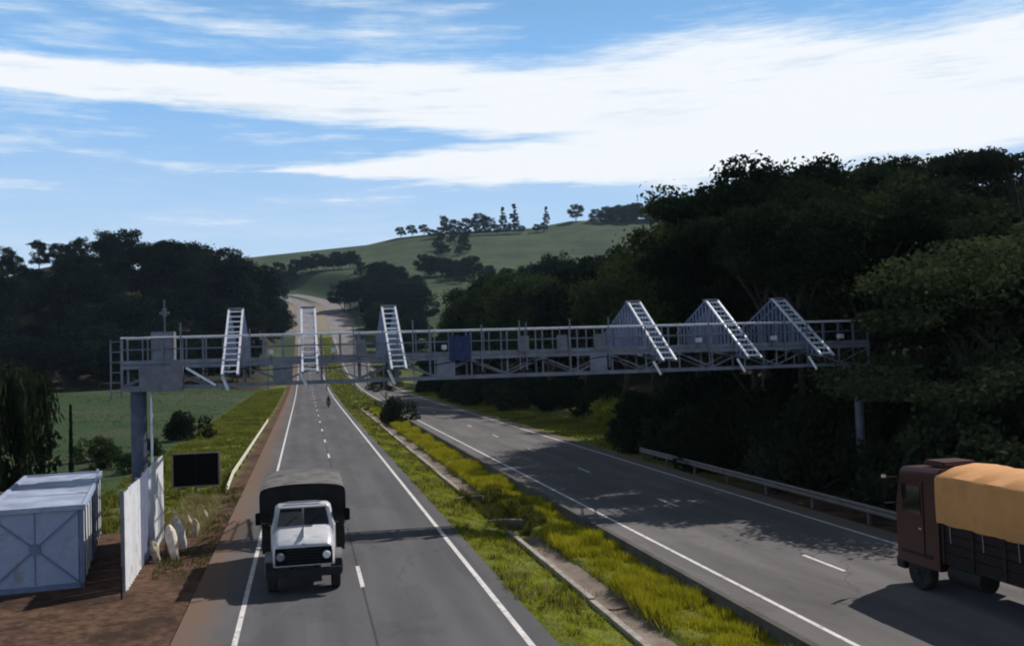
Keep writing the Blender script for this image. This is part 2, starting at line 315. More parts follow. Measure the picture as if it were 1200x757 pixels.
xs=np.unique(np.concatenate([np.linspace(-1500,-200,27),np.arange(-200,-14,5),np.arange(-14,5,.6),np.arange(5,12.6,.15),np.arange(12.6,30,.8),np.arange(30,120,3),np.arange(120,400,9),np.linspace(400,1500,24)]).round(3))
ys=np.unique(np.concatenate([np.arange(-60,20,8),np.arange(20,170,2.5),np.arange(170,900,7),np.linspace(900,2600,35)]))
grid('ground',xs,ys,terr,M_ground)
# roads: sheets that follow the ground profile
def strip(name,x0,x1,y0,y1,dz,matl,st=4,taper=None):
    n=max(2,int((y1-y0)/st)); yy=np.linspace(y0,y1,n+1); mb=MB(); xx=np.linspace(x0,x1,max(2,int((x1-x0)/2)+1))
    rings=[[(float(a+rx(y)),float(y),float(zr(y)+dz)) for a in xx] for y in yy]
    mb.loft(rings,closed=False,cap=False); o=mb.build(name,matl); o['kind']='structure'; 
    for p in o.data.polygons: p.use_smooth=True
    return o
M_hillglint=asphalt('asphalt_hill_glint',(.20,.185,.19),(.2,.2,.2))  # sun glint on the climbing road is put into this paler asphalt
strip('left_road',-3.45,5.85,-20,400,.02,M_asL)
strip('right_road',11.42,21.2,-20,400,.02,M_asR)
strip('hill_road',-3.45,5.85,400,668,.02,M_hillglint)
strip('hill_road',11.42,21.2,400,668,.02,M_hillglint)
strip('road_edge_line',-1.93,-1.79,-20,420,.025,M_paint)
strip('road_edge_line',5.13,5.29,-20,420,.025,M_paint)
strip('road_edge_line',12.36,12.50,-20,420,.025,M_paint)
strip('road_edge_line',20.02,20.16,-20,420,.025,M_paint)
y=30.8-13.9*3
while y<380: strip('lane_dash',1.54,1.67,y,y+3.2,.026,M_paint,1.6); y+=13.9
y=27.9-13.9*2
while y<300: strip('lane_dash',16.18,16.31,y,y+2.6,.026,M_paint,1.3); y+=13.9
# kerb and drainage channel in the median
def follow(name,prof,y0,y1,st,matl,**k):
    n=int((y1-y0)/st); mb=MB(); mb.loft([[(px+k.get('jx',0)*math.sin(yy*.9),yy,float(zr(yy))+pz+k.get('jz',0)*math.sin(yy*.37)) for px,pz in prof] for yy in np.linspace(y0,y1,n+1)])
    o=mb.build(name,matl); o['kind']='structure'; return o
follow('kerb',[(11.24,-.4),(11.46,-.4),(11.46,.13),(11.26,.13)],4,160,4,M_kerb)
y=10.
kk=0
while y<150:
    L=6.0
    if not (42<y+3<50):
        dz=-.02*(kk%3)
        mb=MB(); mb.loft([[(8.02,yy,-.42+dz),(8.20,yy,-.42+dz),(8.20,yy,-.18+dz),(8.02,yy,-.18+dz)] for yy in (y+.03,y+L-.03)])
        o=mb.build('channel_rim',M_conc); o['kind']='structure'
        mb=MB(); mb.loft([[(8.21,yy,-.70+dz),(9.33,yy,-.70+dz),(9.33,yy,-.50+dz*2),(8.8,yy,-.56+dz),(8.21,yy,-.50+dz)] for yy in (y+.03,y+L-.03)])
        o=mb.build('drain_floor',M_concd); o['kind']='structure'
    y+=L; kk+=1

for (x,y,rz,lab) in [(8.35,50.2,.35,'broken pale concrete headwall at the far side of the weedy gap in the drain'),(8.45,42.4,-.3,'pale concrete headwall where the near drain starts')]:
    mb=MB(); rings=[]
    for i in range(9):
        a=-.9+i*.225; rings.append([(math.sin(a)*.95,math.cos(a)*.5,-.55),(math.sin(a)*.95,math.cos(a)*.5,.0),(math.sin(a)*1.1,math.cos(a)*.68,.0),(math.sin(a)*1.1,math.cos(a)*.68,-.55)])
    mb.loft(rings); o=mb.build('headwall',M_concd); o.location=(x,y,-.24); o.rotation_euler=(0,0,rz); tag(o,lab,'concrete wall')

# ------------------------------------------------------------------ vegetation builders
def leaves(cent,size,flat=.0,aspect=.55):
    """(N,3) centres -> (4N,3) quads, random orientation"""
    n=len(cent); d=RNG.normal(size=(n,3)); d[:,2]*=(1-flat); d/=np.linalg.norm(d,axis=1)[:,None]
    e=RNG.normal(size=(n,3)); e-= (e*d).sum(1)[:,None]*d; e/=np.linalg.norm(e,axis=1)[:,None]
    s_=(size*RNG.uniform(.6,1.35,n))[:,None]; a=d*s_*.5; b_=e*s_*.5*aspect
    return np.stack([cent-a,cent-b_*1.0,cent+a,cent+b_],1).reshape(-1,3)
def clump(c,r_,n,shell=.55):
    p=RNG.normal(size=(n,3)); p/=np.linalg.norm(p,axis=1)[:,None]; rr=shell+(1-shell)*RNG.random((n,1)); rr*=RNG.uniform(.85,1.12,(n,1))
    return np.array(c)+p*rr*np.array(r_)
def crown_points(kind,h,r_,rs):
    cl=[]; 
    if kind=='broad':
        zc=h*.62; 
        for i in range(46):
            th=rs.random()*2*math.pi; u=rs.random()**.5; ph=rs.uniform(-.55,1)
            x=math.cos(th)*u*r_*math.sqrt(max(.05,1-(ph*.85)**2)); y_=math.sin(th)*u*r_*math.sqrt(max(.05,1-(ph*.85)**2)); z=zc+ph*h*.34
            k=rs.uniform(.20,.36)*r_; cl.append(((x,y_,z),(k,k,k*.68)))
    elif kind=='high':
        for i in range(44):
            th=rs.random()*6.28; u=rs.random()**.5; z=h*(.80+rs.uniform(-.15,.13)*(1-.5*u)); k=rs.uniform(.20,.32)*r_
            cl.append(((math.cos(th)*u*r_,math.sin(th)*u*r_,z),(k,k,k*.6)))
    elif kind=='tall':
        for i in range(42):
            z=rs.uniform(.30,.97)*h; w=r_*(1-.55*((z/h-.3)/.7)**1.4); th=rs.random()*6.28; u=rs.random()**.5
            k=rs.uniform(.24,.42)*r_; cl.append(((math.cos(th)*u*w,math.sin(th)*u*w,z),(k,k,k*.8)))
    elif kind=='layer':
        for i in range(46):
            z=(.44+.52*rs.random()**.8)*h; w=r_*math.sqrt(max(.1,1-((z/h-.38)/.66)**2)); th=rs.random()*6.28; u=rs.random()**.45
            k=rs.uniform(.20,.34)*r_; cl.append(((math.cos(th)*u*w,math.sin(th)*u*w,z+.10*h*(.5-u)),(k*1.25,k*1.25,k*.34)))
    elif kind=='umbrella':
        for i in range(26):
            th=rs.random()*6.28; u=rs.random()**.5; k=rs.uniform(.18,.3)*r_
            cl.append(((math.cos(th)*u*r_,math.sin(th)*u*r_,h*(.93-.05*u+rs.uniform(-.02,.03))),(k,k,k*.45)))
        for i in range(5):
            th=rs.random()*6.28; cl.append(((math.cos(th)*r_*.45,math.sin(th)*r_*.45,h*rs.uniform(.72,.86)),(r_*.2,r_*.2,r_*.1)))
    elif kind=='cone':
        for i in range(40):
            z=(.12+.88*rs.random()**.9)*h; w=r_*(1.02-z/h)+.1*r_; th=rs.random()*6.28; u=rs.random()**.4; k=(.22+.18*(1-z/h))*r_
            cl.append(((math.cos(th)*u*w,math.sin(th)*u*w,z),(k,k,k*.6)))
    elif kind=='bush':
        for i in range(20):
            th=rs.random()*6.28; u=rs.random()**.5; z=h*rs.uniform(.12,.85); w=r_*math.sqrt(max(.08,1-(z/h)**2)); k=rs.uniform(.26,.42)*r_
            cl.append(((math.cos(th)*u*w,math.sin(th)*u*w,z),(k,k,min(k*.8,h*.3))))
    return cl
class Kind:
    def __init__(s,name,kind,h,r_,nl,ls,lm,seed,tr=None):
        rs=random.Random(seed); cl=crown_points(kind,h,r_,rs); pts=[]; s.name=name
        for c_,k in cl: pts.append(clump(c_,k,max(8,int(nl/len(cl)))))
        if kind=='broad' or kind=='layer' or kind=='tall':       # ragged twigs beyond the crown
            ex=[]
            for c_,k in cl:
                ex.append(np.array(c_)+np.clip(RNG.normal(size=(int(nl/len(cl)*.12),3)),-1.5,1.5)*np.array(k)*.62)
            pts+=ex
        P=np.concatenate(pts); P[:,2]=np.maximum(P[:,2],.05)
        s.crown=npmesh(name+'_crown',leaves(P,ls,.35 if kind=='layer' else .1),4,lm)
        mb=MB(); tr=tr or h*.018
        if kind!='bush':
            topz=h*(.9 if kind in('umbrella','cone','tall') else .62); pl=[]
            dx,dy=rs.uniform(-.5,.5),rs.uniform(-.5,.5)
            for i in range(7): f=i/6; pl.append((dx*math.sin(f*2.2),dy*math.sin(f*2.8),topz*f))
            mb.tube(pl,[tr*(1.35 if i==0 else 1-.75*i/6) for i in range(7)],7)
            lim=sorted(cl,key=lambda a:rs.random())[:12 if kind!='cone' else 6]
            for c_,k in lim:
                f=min(.95,max(.3,(c_[2]-.22*h)/topz*.8)); st=(dx*math.sin(f*2.2),dy*math.sin(f*2.8),topz*f)
                mid=((st[0]+c_[0])/2,(st[1]+c_[1])/2,(st[2]*.35+c_[2]*.65)); mb.tube([st,mid,c_],[tr*.42,tr*.26,tr*.08],5,False)
        else:
            for c_,k in cl[:6]: mb.tube([(0,0,-.1),(c_[0]*.4,c_[1]*.4,c_[2]*.6),c_],[.05,.035,.01],5,False)
        s.trunk=mb.mesh(name+'_trunk',M_bark,True); s.h=h
SILX=[0,60,75,100,140,152,180,230,250,270,285,310,325,345,400,430,465,490,540,600,640,700,760,795,812,830,860,900,940,985,1010,1060,1200]
SILY=[292,290,297,280,266,260,272,276,274,285,298,295,305,330,322,313,322,330,305,300,292,287,285,268,232,212,204,192,190,198,212,222,222]
def top_limit(x,y,tall=0):
    def pr(z):
        d=Vector((x,y,z-7)); w_=d.dot(fw); return 600+F_PX*d.dot(rt)/w_, 378.5-F_PX*d.dot(up)/w_
    z=20.
    for _ in range(12):
        px,py=pr(z); d=Vector((x,y,z-7)).dot(fw); z+=(py-(np.interp(px,SILX,SILY)-tall))*d/F_PX*.9
    return z
def fit(k,x,y,lo=.5,hi=1.35,rand=.24):
    return float(np.clip((top_limit(x,y,random.uniform(-16,9))-tz(x,y))/(k.h*.97)*(1-rand*random.random()**1.3),lo,hi))
def tree(k,x,y,sc,label,cat='tree',group=None,rz=None,szz=1,zoff=-.15,name=None,lm=None):
    nm=name or k.name
    if k in FAR: zoff-=1.9*sc
    o=empty(nm,(x,y,tz(x,y)+zoff),random.uniform(0,6.28) if rz is None else rz); o.scale=(sc,sc,sc*szz)
    tag(o,label,cat,group)
    link('trunk',k.trunk,o); link('crown' if cat!='shrub' else 'foliage',k.crown,o)
    return o
K_b1=Kind('broadleaf_tree','broad',15,5.6,19000,.29,M_leaf,1)
K_b2=Kind('broadleaf_tree','broad',15,5.0,18000,.29,M_leaf2,2)
K_b3=Kind('tall_tree','tall',17,4.2,18000,.29,M_leaf,3)
K_b4=Kind('broadleaf_tree','broad',13,6.2,19000,.29,M_leaf2,4)
K_hi=Kind('broadleaf_tree','high',17,5.3,19000,.28,M_leaf,21)
K_fb=Kind('broadleaf_tree','broad',14,5.6,6500,.52,M_leafd,5)
K_ft=Kind('tall_tree','tall',15,4.3,6000,.50,M_leafd,6)
FAR=(K_fb,K_ft)
K_um=Kind('umbrella_pine','umbrella',20,6.2,7000,.34,M_leaf,7,.32)
K_cn=Kind('conifer_tree','cone',15,3.6,3800,.55,M_leaf,8)
K_ly=Kind('layered_tree','layer',11,7.2,34000,.24,M_leafl,9,.28)
K_ly2=Kind('layered_tree','layer',10,6.2,30000,.24,M_leafl,10,.25)
K_bu=Kind('shrub','bush',2.2,1.6,4200,.16,M_leaf2,11)
K_bd=Kind('shrub','bush',3.0,2.2,6000,.22,M_leaf,12)
K_by=Kind('shrub','bush',2.4,1.9,5200,.17,M_leafy,13)
ocu=[]
def free(x,y,d):
    for a,b_ in ocu:
        if (a-x)**2+(b_-y)**2<d*d: return False
    ocu.append((x,y)); return True

# right forest, front row along the carriageway
GR='trees of the dark wood right of the carriageway'
LR='dark broadleaf tree inside the tall wood on the right bank'
LR2='dark tree at the front edge of the tall wood, leaning over the right guardrail'; GR2='front edge trees over the right guardrail'
LR3='tree of the lower wood right of the road beyond the gantry'; GR3='trees of the lower wood beyond the gantry'
for (x,y,k,z_) in [(31.5,46,K_b1,1.0),(28.3,45.8,K_hi,1),(27.6,51.3,K_hi,1),(28.2,57.2,K_hi,1),(30.3,40.6,K_hi,.9),(30.3,63,K_b1,1.0),(31,69,K_b2,1.0),(31.5,74.5,K_b4,1.0),(33.5,55,K_b2,1.0),(33,60,K_b3,1.0),(31.8,62.5,K_b1,1.0),(35.5,70,K_b3,1.0),(39,78,K_b1,1.0),(44,84,K_b2,1.0),
      (44,91,K_b4,1),(41,98,K_b1,1),(38.5,106,K_b4,1),(38,114,K_b2,1),(35,122,K_b1,1),(33,131,K_b4,1),(31,141,K_b2,1),(31,151,K_b1,1),(30,162,K_b4,1),(31,173,K_b1,1)]:
    ocu.append((x,y)); tree(k,x,y,fit(k,x,y,.5,1.3,.14),LR2 if y<76 else LR3,group=GR2 if y<76 else GR3,szz=z_)
random.seed(11); cnt=0
for i in range(6000):
    y=random.uniform(34,235)*1.0; x=random.uniform(35,100)
    if x/y>1.2 or cnt>95 or (x<44 and 74<y<102): continue
    if not free(x,y,5.6 if y<90 else 7.5): continue
    cnt+=1
    k=random.choice([K_b1,K_b2,K_b3,K_b4]) if y<110 else random.choice([K_fb,K_ft,K_fb])
    tree(k,x,y,fit(k,x,y,.45,1.35,.22),LR if y<115 else LR3,group=GR if y<115 else GR3)
for i,(x,y,tl,lab) in enumerate([(48.8,69,56,'flat-topped umbrella pine rising over the wood, leftmost of the umbrella pines'),(53.6,71,54,'wide umbrella pine on the skyline, second of the umbrella pines from the left'),(56.8,68,52,'umbrella pine on the skyline touching the right edge of the photo'),(43.5,68,30,'smaller umbrella pine poking from the wood above the steel gantry')]):
    sc=(top_limit(x,y,tl)-tz(x,y))/20.2; tree(K_um,x,y,sc,lab,group='umbrella pines above the wood')
# near layered trees in front of the gantry end
tree(K_ly,31.3,38.6,1.08,'pale green layered tree hiding the right end of the gantry',rz=.6)
tree(K_ly2,37.5,36.5,1.22,'sunlit layered tree behind the red truck at the right edge',rz=2)
tree(K_ly2,39.5,42.5,1.25,'layered tree behind the pale one at the gantry end',rz=4)
# understorey shrubs beyond the right guardrail
random.seed(5)
for i in range(96):
    y=26+(i%48)*1.0+random.uniform(-.3,.3); x=(24.4 if i<48 else 28.5)+random.uniform(0,3.4)
    if abs(x-.613*y)<1.9 and y<46: continue
    if y<46 and i>=48: x+=1
    tree(K_bd,x,y,random.uniform(1.0,1.5)*(1.15 if i>=48 else 1),'dark shrub in the shade behind the right guardrail','shrub','shrubs under the wood edge',szz=random.uniform(.9,1.35)*(1.2 if i>=48 else 1))
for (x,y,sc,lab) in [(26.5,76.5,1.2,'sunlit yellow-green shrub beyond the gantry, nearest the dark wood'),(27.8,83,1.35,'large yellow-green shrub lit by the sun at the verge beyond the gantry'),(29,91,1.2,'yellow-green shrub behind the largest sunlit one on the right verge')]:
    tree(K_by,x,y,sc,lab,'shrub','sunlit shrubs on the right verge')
tree(K_bd,10.4,113,1.05,'dark drooping shrub in the grass median beside the short post','shrub',szz=1.15)
tree(K_b4,12.2,152,.45,'small dark tree standing in the median beyond the gantry')
for (x,y) in [(25,125),(25.5,138),(24.5,150),(26,165),(25,180),(24.5,196)]+[(31+(i%3)*1.6,101+i*5.3) for i in range(15)]:
    tree(K_bd,x,y,random.uniform(1.2,1.6),'dark shrub at the far right verge beyond the gantry','shrub','dark shrubs along the far right verge')
# left forest on the mound
GL='trees of the dark wood on the left slope'; LL='dark tree in the wood behind the left field'
random.seed(21); cnt=0
def gp(px,py,Y):   # a point at depth Y seen near that direction
    d=fw+rt*((px-600)/F_PX)-up*((py-378.5)/F_PX); return d.x/d.y*Y
for row,(Y0,n,s0) in enumerate([(252,16,.85),(268,14,.9),(286,13,.95),(305,13,1.0),(326,14,1.05),(346,15,1.05),(366,13,1.1)]):
    for i in range(n):
        x=-8-row*.8-(i+random.uniform(.1,.9))*(92+row*6)/n; y=Y0+random.uniform(-7,7)
        if x>-14 and y<300: continue
        k=random.choice([K_fb,K_ft,K_fb]); tree(k,x,y,fit(k,x,y,.75,1.5,.15) if row>3 else s0*random.uniform(1.0,1.25),LL,group=GL)
for (x,y,sc,k,lab) in [(-62,352,1.25,K_ft,'tallest tree on the left wooded skyline'),(-86,352,.50,K_um,'flat-topped tree alone on the left skyline, left of the tallest one'),(-79,352,.55,K_um,'second flat-topped tree on the left skyline, next to the lone one'),
                   (-43,352,1.25,K_fb,'round-topped tree at the right shoulder of the left wood'),(-36,350,1.15,K_fb,'rounded tree at the falling right end of the left wooded skyline'),(-18,355,1.0,K_fb,'dark round tree beside the pale hill road, left side')]:
    tree(k,x,y,(top_limit(x,y,5 if k is K_um else 0)-tz(x,y))/(k.h*1.0) if sc<1.3 and k is not K_um else (top_limit(x,y,9)-tz(x,y))/20.2,lab)
# trees flanking the pale hill road, middle belts and hill trees
GM='trees in the belts across the hill'; LM='dark tree in the tree belts below the hill pasture'
LC='dark tree in the clump right of the pale hill road'; GC='trees of the clump right of the pale hill road'
LB='tree in the narrow belt just above the pale hill road'; GBt='trees of the belt above the pale hill road'
LS='dark tree in the small clump on the slope under the hilltop tree line'; GS='trees of the small clump on the hill slope'
random.seed(33); ocu=[]
def scatter(n,fx,fy,d,ks,s0,s1,lab,grp):
    c_=0
    for i in range(n*40):
        y=random.uniform(*fy); x=random.uniform(fx[0]*y,fx[1]*y)
        if -12<x-float(rx(y))<30: continue
        if not free(x,y,d): continue
        k=random.choice(ks); tree(k,x,y,min(random.uniform(s0,s1),max(.6,fit(k,x,y,.3,2,.1))),lab,group=grp); c_+=1
        if c_>=n: break
scatter(22,(.050,.12),(440,560),8,[K_fb],1.0,1.35,LC,GC)
scatter(40,(.17,.42),(250,400),9.5,[K_fb,K_fb,K_ft],.9,1.25,LM,GM)
scatter(14,(.12,.20),(200,250),8,[K_fb],.8,1.0,LM,GM)
scatter(12,(-.05,-.016),(440,600),9,[K_fb],.9,1.2,'dark tree on the left side of the pale hill road','trees left of the pale hill road')
scatter(6,(.055,.08),(590,640),9,[K_fb],.9,1.1,LM,GM)
scatter(8,(.12,.25),(560,610),9,[K_fb],.8,1.2,LM,GM)
scatter(14,(.13,.17),(700,800),9,[K_fb],.7,1.0,LM,GM)
for i in range(12):
    px=288+i*3.6+random.uniform(-2,2); y=330+i*9+random.uniform(-6,6); tree(K_fb,gp(px,340,y),y,random.uniform(.8,1.05),LL,group=GL)
for i in range(16):
    px=322+i*6.2+random.uniform(-2,2); y=676+random.uniform(0,26); tree(K_fb,gp(px,340,y),y,random.uniform(.75,1.05),LB,group=GBt)
for i in range(9):
    px=498+i*7+random.uniform(-2,2); y=598+random.uniform(-12,12); tree(K_fb,gp(px,340,y),y,random.uniform(.85,1.25),LS,group=GS)
for i in range(8):
    px=402+i*9+random.uniform(-2,2); y=545+random.uniform(-12,12); tree(K_fb,gp(px,340,y),y,random.uniform(1.1,1.45),LC,group=GC)
scatter(14,(.066,.112),(290,430),8,[K_fb],.85,1.1,LC,GC)
scatter(12,(.165,.22),(215,300),8,[K_fb],.8,1.0,LM,GM)
# ridge trees
def at850(px): return gp(px,280,846)
for px,sc,k,lab in [(470,.8,K_fb,'low bushy tree at the left end of the hilltop tree line'),(483,.85,K_fb,'bushy tree on the hill crest, second from the left end of the hilltop line'),(497,.8,K_fb,'rounded hilltop tree before the taller hilltop pair'),
    (521,1.15,K_ft,'tall hilltop tree, first of the taller ones'),(533,.95,K_fb,'shorter hilltop tree between two taller ones'),(547,1.0,K_fb,'broad hilltop tree left of the highest cluster'),(561,1.3,K_fb,'wide domed tree on the hilltop'),(573,1.05,K_fb,'hilltop tree right of the wide domed one'),
    (590,1.35,K_cn,'pointed conifer on the hilltop, left of the pair'),(603,1.5,K_cn,'tallest pointed conifer on the hilltop'),
    (641,1.15,K_cn,'lone slim conifer on the bare hill crest'),(676,1.25,K_fb,'lone round tree on the crest left of the long hilltop wood')]:
    x=at850(px); tree(k,x,846,sc,lab)
random.seed(3)
for i in range(24):
    px=698+i*6.0; tree(K_fb,at850(px)+random.uniform(-4,4),835+random.uniform(-8,10),1.2+.5*min(1,i/14)+random.uniform(-.1,.15),'tree in the long dark wood along the right hill crest',group='trees of the hilltop wood',zoff=-3)
for i in range(13):
    px=505+i*11; tree(K_fb,gp(px,285,820+random.uniform(-12,12)),820,.55+random.random()*.3,'low tree just below the hilltop tree line',group='low trees below the hill crest')

# near left weeping tree
def weeping(x,y,h,lab):
    o=empty('weeping_tree',(x,y,tz(x,y)-.1)); tag(o,lab,'tree'); P=[]; mb=MB()
    mb.tube([(0,0,0),(.2,.1,h*.4),(.1,0,h*.75)],[.25,.18,.1],8)
    rs=random.Random(4)
    for i in range(130):
        th=rs.random()*6.28; r_=rs.random()**.6*2.9; z0=h*(.97-.05*r_-.1*rs.random()); L=rs.uniform(1.8,4.6)
        x0,y0=math.cos(th)*r_,math.sin(th)*r_
        if i%6==0: mb.tube([(.1,0,h*.6),(x0*.5,y0*.5,h*.85),(x0,y0,z0)],[.09,.05,.02],5,False)
        n=int(90*L/3); t_=RNG.random(n); zz=z0-t_*L; out=1+.15*t_
        P.append(np.stack([x0*out+RNG.normal(size=n)*.13,y0*out+RNG.normal(size=n)*.13,np.maximum(zz,.1)],1))
    P=np.concatenate(P); n=len(P); d=np.tile([0,0,1.],(n,1))+RNG.normal(size=(n,3))*.28; d/=np.linalg.norm(d,axis=1)[:,None]
    e=RNG.normal(size=(n,3)); e-=(e*d).sum(1)[:,None]*d; e/=np.linalg.norm(e,axis=1)[:,None]; s_=RNG.uniform(.2,.45,(n,1))
    V=np.stack([P-d*s_,P-e*.045,P+d*s_,P+e*.045],1).reshape(-1,3)
    mb.build('trunk',M_bark,o,True); link('crown',npmesh('crown',V,4,M_leaf),o); return o
tree(K_bd,-14.6,50,1.5,'large dark bush hugging the trunk of the weeping tree','shrub',szz=1.3)
weeping(-15.0,50.5,8.3,'dark weeping tree with hanging foliage at the left edge')
tree(K_bu,-12.6,50,1.1,'low green shrub beneath the weeping tree','shrub')
tree(K_bd,-17.8,54,1.2,'dark shrub behind the weeping tree at the left edge','shrub')
tree(K_bd,-11.0,98,1.1,'darkest round bush on the left grassy verge','shrub')
for i,(x,y,sc,lab) in enumerate([(-13.5,74,.8,'green field bush just right of the thick gantry column'),(-11.5,70,.7,'green field bush behind the left edge of the black board'),(-15.5,78,.9,'largest green field bush, seen beside the thick gantry column'),(-9.8,66,.6,'smallest green bush, directly above the black board'),(-12.0,82,.7,'green field bush between the column and the darkest round bush')]):
    tree(K_bu,x,y,sc,lab,'shrub','low bushes in the left field')
# slim dark plant
o=empty('slim_cypress',(-10.9,50,tz(-10.9,50))); tag(o,'thin dark pointed cypress rising behind the shed roof','tree')
mb=MB(); mb.tube([(0,0,0),(0,0,2),(.03,0,5.3)],[.06,.05,.015],6); mb.build('trunk',M_bark,o)
n=2600; zz=RNG.random(n)**.9*5.2+.2; rr=.17*(1-zz/5.6)**.8*RNG.random(n)**.5; th=RNG.random(n)*6.28
link('crown',npmesh('crown',leaves(np.stack([np.cos(th)*rr,np.sin(th)*rr,zz],1),.13),4,M_leaf),o)

# ------------------------------------------------------------------ grass (stuff)
def tufts(name,x0,x1,y0,y1,n,hh,w,matl,label,clumpy=.0,bias=1.0,bl=5):
    Y=y0+(y1-y0)*RNG.random(n)**bias; X=x0+(x1-x0)*RNG.random(n)
    if clumpy:
        k=np.sin(X*3.1+np.sin(Y*1.3)*1.5)*np.sin(Y*1.9+np.cos(X*2.2))+np.sin(Y*.71)*.6; keep=RNG.random(n)<np.clip(.55+.45*k*clumpy,.06,1); X=X[keep];Y=Y[keep]; kk_=np.clip(.7+.4*k[keep]*clumpy,.35,1.5)
    else: kk_=np.ones(len(X))
    Z=terr(X,Y); N=len(X)
    X=np.repeat(X,bl);Y=np.repeat(Y,bl);Z=np.repeat(Z,bl);H=np.repeat(kk_,bl)*hh*RNG.uniform(.4,1.2,N*bl)
    bx=X+RNG.normal(size=N*bl)*.07; by=Y+RNG.normal(size=N*bl)*.07; a=RNG.random(N*bl)*6.28; lx=np.cos(a);ly=np.sin(a)
    ln=RNG.uniform(.15,.75,N*bl)*H; W_=w*(1+Y*.012); th=RNG.random(N*bl)*6.28
    p0=np.stack([bx-np.cos(th)*W_,by-np.sin(th)*W_,Z-.02],1); p1=np.stack([bx+np.cos(th)*W_,by+np.sin(th)*W_,Z-.02],1); p2=np.stack([bx+lx*ln,by+ly*ln,Z+H],1)
    o=link(name,npmesh(name,np.stack([p0,p1,p2],1).reshape(-1,3),3,matl)); tag(o,label,'grass',None,'stuff'); return o
tufts('median_grass',5.75,8.05,17,150,42000,.13,.014,M_grass,'bright yellow-green grass covering the left side of the median',.5,1.5,3)
tufts('median_hedge_grass',9.35,11.22,17,150,32000,.36,.016,M_grass,'tall clumpy yellow-green grass between the drain and the right road',1.3,1.5,6)
tufts('median_weeds',5.8,8.0,17,150,2200,.26,.016,M_grass2,'darker weed patches in the median grass',1.6,1.4,5)
tufts('median_straw',5.8,11.2,17,150,2600,.30,.012,M_dryg,'dry straw tufts in the median',1.8,1.4,4)
tufts('ditch_weeds',8.0,10.2,41,53,5200,.5,.017,M_grass2,'dark weeds choking the drainage channel',.8,1,5)
tufts('verge_grass',-11,-4.7,46,240,26000,.32,.026,M_grassv,'tall yellow-green grass on the left verge beyond the guardrail',.8,1.3,4)
tufts('verge_grass',21.8,28,68,230,15000,.30,.026,M_grassv,'sunlit grass on the right verge beyond the gantry',.6,1.2,4)
tufts('field_grass',-55,-10.5,46,250,9000,.15,.03,M_grass2,'dull green grass of the left field',.5,1.2,3)
tufts('dry_grass',-6.2,-4.4,44,54,1500,.55,.014,M_dryg,'dry straw-coloured grass below the black board',.7,1,5)
tufts('roadside_weeds',-5.2,-3.5,34,60,900,.22,.014,M_grass2,'sparse weeds along the dusty left shoulder',.9,1,4)
tufts('far_median_grass',6,12,150,420,9000,.3,.05,M_grassv,'yellow-green grass of the far median',.6,1.2,3)

# ------------------------------------------------------------------ gantry
GX0,GX1,GY0,GY1=-7.3,26.4,42.35,43.65
ZB,ZT,ZD,ZR=6.05,6.95,7.05,8.18
gan=empty('gantry',(9.5,43,0)); tag(gan,'long steel lattice gantry with railed walkway spanning both roads','gantry')
def GB(name,mb,mt,parent=None,**k):
    mb.v=[(v[0]-9.5,v[1]-43,v[2]) for v in mb.v]; return mb.build(name,mt,parent or gan,**k)
for y in (GY0,GY1):
    GB('bottom_chord',MB().box((GX0,y-.07,ZB),(GX1,y+.07,ZB+.14)),M_galv)
    GB('top_chord',MB().box((GX0,y-.06,ZT-.05),(GX1,y+.06,ZT+.07)),M_galv)
    GB('top_rail',MB().tube([(GX0,y,ZR),(GX1,y,ZR)],.035,8),M_galvl)
    GB('middle_rail',MB().tube([(GX0,y,ZR-.48),(GX1,y,ZR-.48)],.025,6),M_galv)
    GB('toe_board',MB().box((GX0,y-.015,ZD+.04),(GX1,y+.015,ZD+.20)),M_galv)
GB('deck',MB().box((GX0,GY0+.07,ZT+.02),(GX1,GY1-.07,ZD+.03)),M_deck)
n=21; dx=(GX1-GX0)/n
for i in range(n+1):
    x=GX0+i*dx+(.05 if i==0 else -.05 if i==n else 0)
    for y in (GY0,GY1):
        GB('truss_post',MB().bar((x,y,ZB+.14),(x,y,ZT-.05),.07),M_galv)
        GB('rail_post',MB().bar((x,y,ZT+.07),(x,y,ZR-.03),.06),M_galv)
        if i<n:
            p,q_=((x,y,ZB+.16),(x+dx,y,ZT-.07)); 
            if i%2: p,q_=((x,y,ZT-.07),(x+dx,y,ZB+.16))
            GB('diagonal',MB().bar(p,q_,.06),M_galv)
            GB('rail_post',MB().bar((x+dx*.5,y,ZT+.07),(x+dx*.5,y,ZR-.03),.045),M_galv)
    GB('floor_beam',MB().box((x-.05,GY0+.07,ZB+.02),(x+.05,GY1-.07,ZB+.12)),M_galv)
# equipment posts sticking above the rail
for x,h in [(-4.95,8.75),(-2.2,8.45),(2.07,8.75),(3.3,8.75),(4.6,8.65),(5.3,8.4),(9.3,8.55),(9.6,8.45),(11.6,8.55),(13.4,8.6),(18.2,8.6),(22.0,8.55),(7.6,8.4)]:
    GB('antenna_post',MB().bar((x,GY0-.12,ZB+.3),(x,GY0-.12,h),.05),M_galv)
for x in (2.07,2.6,3.3,4.6,-1.5,.9):
    GB('hanger',MB().bar((x,GY0-.2,5.75),(x,GY0-.2,7.3),.05),M_galv)
for x in (2.35,9.45,11.2,12.9):
    GB('equipment_box',MB().box((x-.22,GY0-.35,7.15),(x+.22,GY0-.12,7.85)),M_cab,bevel=.02)
for x in (12.9,-.9,6.0): GB('gusset_plate',MB().box((x-.4,GY0-.09,ZB+.1),(x+.4,GY0-.075,ZT)),M_galv)
